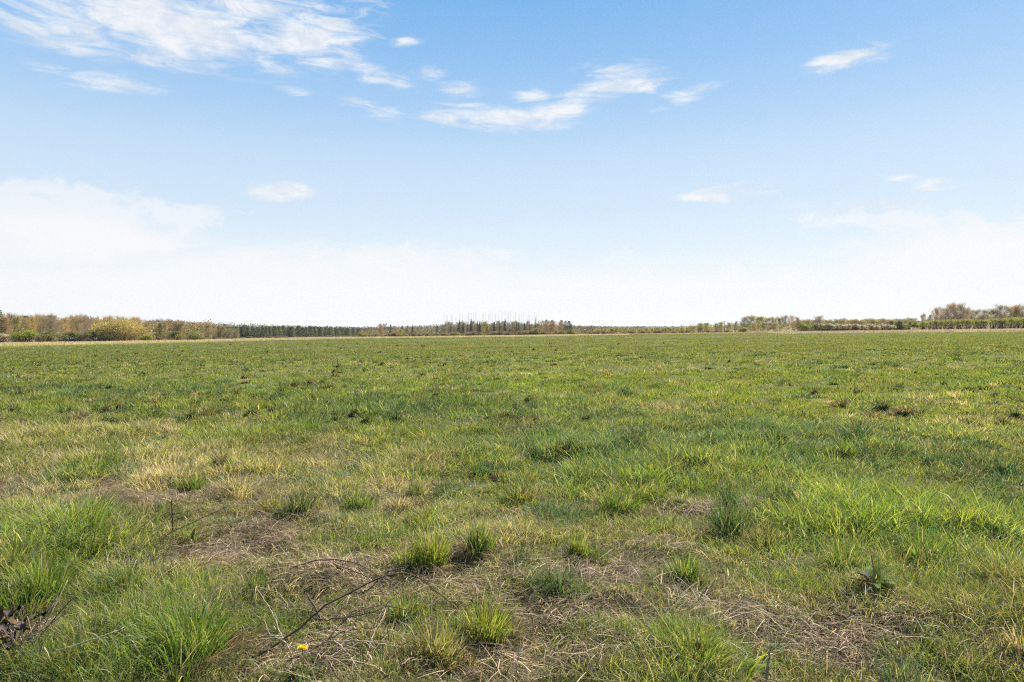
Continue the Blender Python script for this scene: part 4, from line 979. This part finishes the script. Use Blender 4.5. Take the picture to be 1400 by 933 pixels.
# --- trees of the right half
for (px, D, yt, k, i, w_, lb, ct) in (
    (944, 470, 446, budding, 0, .9, 'low grey-green tree left of the utility pole', 'tree'), (958, 450, 442.5, budding, 0, 1.0, 'rounded grey-green tree left of the utility pole', 'tree'), (967, 450, 441.5, budding, 1, 1.0, 'taller olive tree close left of the utility pole', 'tree'), (979, 460, 442.5, oak, 0, .8, 'leafless tree just behind the utility pole', 'bare tree'),
    (986, 455, 441, budding, 0, .9, 'grey-green tree behind the utility pole', 'tree'), (996, 455, 441.5, oak, 2, .7, 'brown-tinged tree right of the utility pole', 'bare tree'), (1006, 470, 440, oak, 0, .7, 'pale leafless tree in the dip right of the utility pole', 'bare tree'),
    (1017, 440, 434, oak, 0, .8, 'tall leafless tree at the left end of the right-hand copse', 'bare tree'), (1028, 445, 433, budding, 0, 1.0, 'rounded budding tree, second in the right-hand copse', 'tree'), (1039, 440, 433, budding, 1, 1.0, 'dome-shaped olive tree, third in the right-hand copse', 'tree'),
    (1049, 450, 435, oak, 2, .8, 'brown-budded tree in the dip of the right-hand copse', 'bare tree'), (1058, 450, 434.5, oak, 1, .8, 'brown leafless tree in the middle of the right-hand copse', 'bare tree'), (1066, 445, 435, budding, 0, .9, 'olive tree before the twin tall bare trees', 'tree'), (1074, 440, 432, birch, 3, 1.2, 'left one of the twin tall bare trees', 'bare tree'),
    (1083, 440, 432, birch, 0, 1.2, 'right one of the twin tall bare trees', 'bare tree'), (1091, 450, 434.5, oak, 0, .6, 'sparse pale tree at the right end of the copse', 'bare tree'), (1045, 425, 441, budding, 0, 1.2, 'low grey-green tree at the front of the right-hand copse', 'tree'), (1060, 425, 442, budding, 0, 1.2, 'second low tree at the front of the right-hand copse', 'tree'),
    (1031, 415, 443, oak, 1, 1.0, 'rounded mauve-brown bush-like tree at the foot of the copse', 'bare tree'), (1118, 450, 433, oak, 0, .9, 'round-headed leafless tree standing clear right of the copse', 'bare tree'), (1152, 480, 436, oak, 1, 1.0, 'low dome-shaped bare tree behind the blossom hedge', 'bare tree')):
    k.put(px, D, top_h(px, D, yt), lb, ct, i=i, wide=w_)
lime_bush.put(1016, 405, top_h(1016, 405, 447), 'low yellow-green bush beside the mauve-brown tree', 'bush', wide=1.2)
lime_bush.put(1098, 400, top_h(1098, 400, 441.5), 'rounded bright green bush right of the copse', 'bush', wide=.8)
gbush.put(1116, 400, top_h(1116, 400, 441), 'olive bush at the left end of the blossom hedge', 'bush', i=0, wide=.8)
gbush.put(1106, 410, top_h(1106, 410, 444), 'small olive bush between the bright bush and the blossom hedge', 'bush', i=1, wide=.7)
for i in range(36):
    px = 1085 + 165 * (i + V_(0, 1)) / 36; D = V_(460, 540); yt = np.interp(px, [1085, 1150, 1250], [438.5, 438, 436.5]) + V_(-1, 1.5)
    (budding if i % 3 else oak).put(px, D, top_h(px, D, yt), 'olive or bare tree in the line rising behind the blossom hedge', 'tree', 'trees behind the blossom hedge', wide=1.35)
for i in range(20):
    px = 1122 + 100 * (i + V_(.2, .8)) / 20; D = 392 + V_(-5, 5); yt = 443 + V_(-1, 1.6)
    blossom.put(px, D, top_h(px, D, yt), 'cream blossoming blackthorn in the long pale hedge on the right', 'blossom bush', 'blackthorns of the cream hedge', wide=.9)
for i in range(9):
    px = 1224 + 38 * (i + V_(0, 1)) / 9; D = V_(400, 430)
    gbush.put(px, D, top_h(px, D, V_(437, 442)), 'tall olive bush between the blossom hedge and the osier row', 'bush', 'olive bushes between blossom hedge and osier row', wide=.7)
for i in range(34):
    px = 1256 + 190 * (i + V_(.2, .8)) / 34; D = 385 + V_(-8, 8); yt = np.interp(px, [1256, 1300, 1350, 1400, 1450], [439, 436.5, 436, 433.5, 432]) + V_(-.8, 1.5)
    willow.put(px, D, top_h(px, D, yt), 'yellow-green osier in the dense row at the right, dark stems below', 'osier tree', 'osiers of the right-hand row', wide=.85)
for (px, D, yt, k, i, w_, lb) in ((1262, 400, 429.5, oak, 1, .45, 'broken-topped narrow bare tree at the left end of the osier row'), (1271, 405, 431, oak, 0, .5, 'thin bare tree next to the broken-topped one'), (1282, 440, 421.5, oak, 1, .75, 'tall brown bare tree, left of the big twin-peaked crown'), (1292, 445, 422, oak, 0, .7, 'bare tree joining the tall brown one to the twin-peaked crown'),
                               (1303, 440, 416, oak, 1, .75, 'tallest bare tree rising behind the osier row'), (1312, 440, 417, oak, 0, .75, 'second-tallest bare tree beside the tallest one'), (1320, 450, 422, oak, 1, .6, 'sloping right shoulder tree beside the tallest pair'), (1333, 455, 424.5, oak, 2, .8, 'mauve low-domed bare tree right of the tallest pair'), (1344, 455, 424.5, oak, 0, .8, 'grey bare tree right of the mauve dome'),
                               (1357, 450, 423, budding, 1, .8, 'pale green budding tree among bare trees at right'), (1369, 445, 418.5, oak, 0, .7, 'dark-trunked tall tree near the right edge'), (1380, 450, 420, oak, 2, .8, 'brown-budded tree near the right edge'), (1391, 445, 418, oak, 1, .8, 'bare brown tree touching the right edge'), (1404, 445, 416, oak, 0, .9, 'large bare tree cut by the right edge')):
    k.put(px, D, top_h(px, D, yt), lb, 'bare tree' if k is oak else 'tree', i=i, wide=w_)

# --- utility pole
e = thing('utility_pole', 'wooden utility pole with a crossarm by the low trees right of centre', 'utility pole')
x, y = at_depth(990.5, 380); e.location = (x, y, float(height(x, y))); H_ = top_h(990.5, 380, 439)
b = Bag(); tube(b, [(0, 0, -.5), (0, 0, H_ * .5), (0, 0, H_)], [.17, .15, .12], (.10, .085, .07), 10); b.build('post', M_BARK, e, True)
b = Bag(); tube(b, [(-.8, -.15, H_ - .5), (.8, -.15, H_ - .5)], [.08, .08], (.10, .085, .07), 6); b.build('crossarm', M_BARK, e)
for xx in (-.7, 0, .7):
    b = Bag(); tube(b, [(xx, -.15, H_ - .43), (xx, -.15, H_ - .36), (xx, -.15, H_ - .22)], [.05, .07, .035], (.35, .3, .27), 8); b.build('insulator', M_STEM, e, True)

# ------------------------------------------------------------------ far woods and hills
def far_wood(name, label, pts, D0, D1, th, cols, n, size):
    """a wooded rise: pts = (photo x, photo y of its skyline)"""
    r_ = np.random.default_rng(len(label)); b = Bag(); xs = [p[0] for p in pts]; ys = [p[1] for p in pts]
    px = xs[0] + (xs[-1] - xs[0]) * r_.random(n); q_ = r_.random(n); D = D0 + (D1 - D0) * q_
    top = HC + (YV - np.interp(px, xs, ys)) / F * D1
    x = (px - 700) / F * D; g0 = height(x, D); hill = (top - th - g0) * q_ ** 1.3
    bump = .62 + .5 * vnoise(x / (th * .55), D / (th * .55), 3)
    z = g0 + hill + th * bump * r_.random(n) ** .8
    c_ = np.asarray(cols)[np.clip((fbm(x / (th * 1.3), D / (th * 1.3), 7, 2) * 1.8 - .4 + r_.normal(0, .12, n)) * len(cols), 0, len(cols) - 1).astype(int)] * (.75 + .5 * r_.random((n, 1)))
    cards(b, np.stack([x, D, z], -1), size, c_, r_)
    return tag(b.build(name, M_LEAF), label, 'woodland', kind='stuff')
def rise(name, label, pts, D0, D1, drop):
    """the ground that lifts a far wood"""
    V = []; T = []; k = 14; m = 60
    for i in range(m + 1):
        px = pts[0][0] - 15 + (pts[-1][0] - pts[0][0] + 30) * i / m; yt = np.interp(px, [p[0] for p in pts], [p[1] for p in pts])
        fade = min(1, i / 4, (m - i) / 4)
        for j in range(k + 1):
            q_ = j / k; D = D0 + (D1 * 1.6 - D0) * q_; qq = min((D - D0) / (D1 - D0), 1); x = (px - 700) / F * D
            top = HC + (YV - yt) / F * D1; g0 = float(height(x, D))
            V.append((x, D, g0 - 1 + fade * max(top - drop - g0, 0) * (qq ** 1.3) * (1 if D < D1 else max(0, 1 - (D - D1) / (.6 * D1)))))
    for i in range(m):
        for j in range(k):
            a = i * (k + 1) + j; T += [(a, a + k + 1, a + 1), (a + 1, a + k + 1, a + k + 2)]
    return tag(mk(name, V, T, M_GROUND, np.tile((.10, .095, .06), (len(V), 1)), smooth=True), label, 'hill', kind='structure')
far_wood('distant_woodland', 'dense brown woodland filling in behind the front birches', [(-80, 433), (20, 433.5), (100, 434.5), (160, 436), (205, 438), (250, 441), (290, 444)], 385, 520, 11, ((.30, .22, .13), (.34, .26, .14), (.25, .20, .12), (.24, .21, .10)), 40000, .9)
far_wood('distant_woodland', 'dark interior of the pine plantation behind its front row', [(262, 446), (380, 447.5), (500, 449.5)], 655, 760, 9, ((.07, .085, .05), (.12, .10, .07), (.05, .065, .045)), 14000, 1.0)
far_wood('scrub_woodland', 'low olive scrub and brush behind the trees of the right half', [(930, 450), (990, 446.5), (1030, 440), (1100, 441), (1180, 440.5), (1250, 440), (1290, 432), (1340, 431), (1400, 428), (1480, 426)], 500, 640, 6, ((.24, .21, .12), (.28, .27, .11), (.20, .18, .11), (.30, .24, .16)), 30000, 1.1)
far_wood('scrub_woodland', 'dark brush and brambles between the trunks of the centre clump', [(490, 452), (600, 451), (640, 448.5), (740, 448), (790, 449.5), (830, 450.5), (940, 450)], 545, 640, 5, ((.17, .14, .09), (.20, .17, .10), (.13, .12, .08)), 22000, 1.1)
H1 = [(150, 435), (190, 436.5), (232, 436.5), (270, 438.5), (300, 440), (350, 442), (400, 443.8), (460, 445.6), (500, 447), (540, 447)]
rise('hill', 'low wooded rise behind the pine plantation', H1, 800, 1300, 12)
far_wood('distant_woodland', 'brown and dark green woodland on the rise behind the plantation', H1, 800, 1300, 12, ((.17, .12, .075), (.20, .15, .09), (.13, .11, .07), (.07, .08, .05)), 26000, 2.0)
H2 = [(490, 448), (540, 445.5), (590, 444.5), (640, 442.5), (690, 442), (740, 442.2), (790, 445), (830, 446), (880, 448)]
rise('hill', 'brown ridge behind the centre clump', H2, 1300, 2000, 12)
far_wood('distant_woodland', 'brown wooded ridge behind the centre clump', H2, 1300, 2000, 12, ((.15, .11, .08), (.18, .14, .095), (.09, .085, .06)), 24000, 3.0)
H3 = [(560, 445.5), (600, 443), (640, 442.5), (700, 443), (780, 445.5), (830, 446.3), (880, 445.6), (930, 446), (990, 446.5), (1040, 447.5)]
rise('hill', 'far blue wooded hills along the horizon', H3, 3600, 5200, 14)
far_wood('distant_woodland', 'far bluish woodland on the horizon hills', H3, 3600, 5200, 14, ((.07, .075, .05), (.09, .085, .055)), 20000, 8.0)

# air: a thin even haze that only tells over kilometres
hz = base_mat('haze'); t = hz.node_tree
pv = t.nodes.new('ShaderNodeVolumePrincipled'); pv.inputs['Color'].default_value = (.80, .88, 1.0, 1); pv.inputs['Density'].default_value = .00004; pv.inputs['Anisotropy'].default_value = .2
oo = t.nodes.new('ShaderNodeOutputMaterial'); t.links.new(pv.outputs[0], oo.inputs['Volume'])
bx = np.array([(sx * 3800, sy, sz) for sz in (-60, 66) for sy in (-300, 8500) for sx in (-1, 1)], float)
bt = [(0, 2, 1), (1, 2, 3), (4, 5, 6), (5, 7, 6), (0, 1, 4), (1, 5, 4), (2, 6, 3), (3, 6, 7), (0, 4, 2), (2, 4, 6), (1, 3, 5), (3, 7, 5)]
USE_HAZE = True
if USE_HAZE:
    tag(mk('haze', bx, bt, hz), 'thin pale haze in the air over the whole meadow', 'haze', kind='stuff')
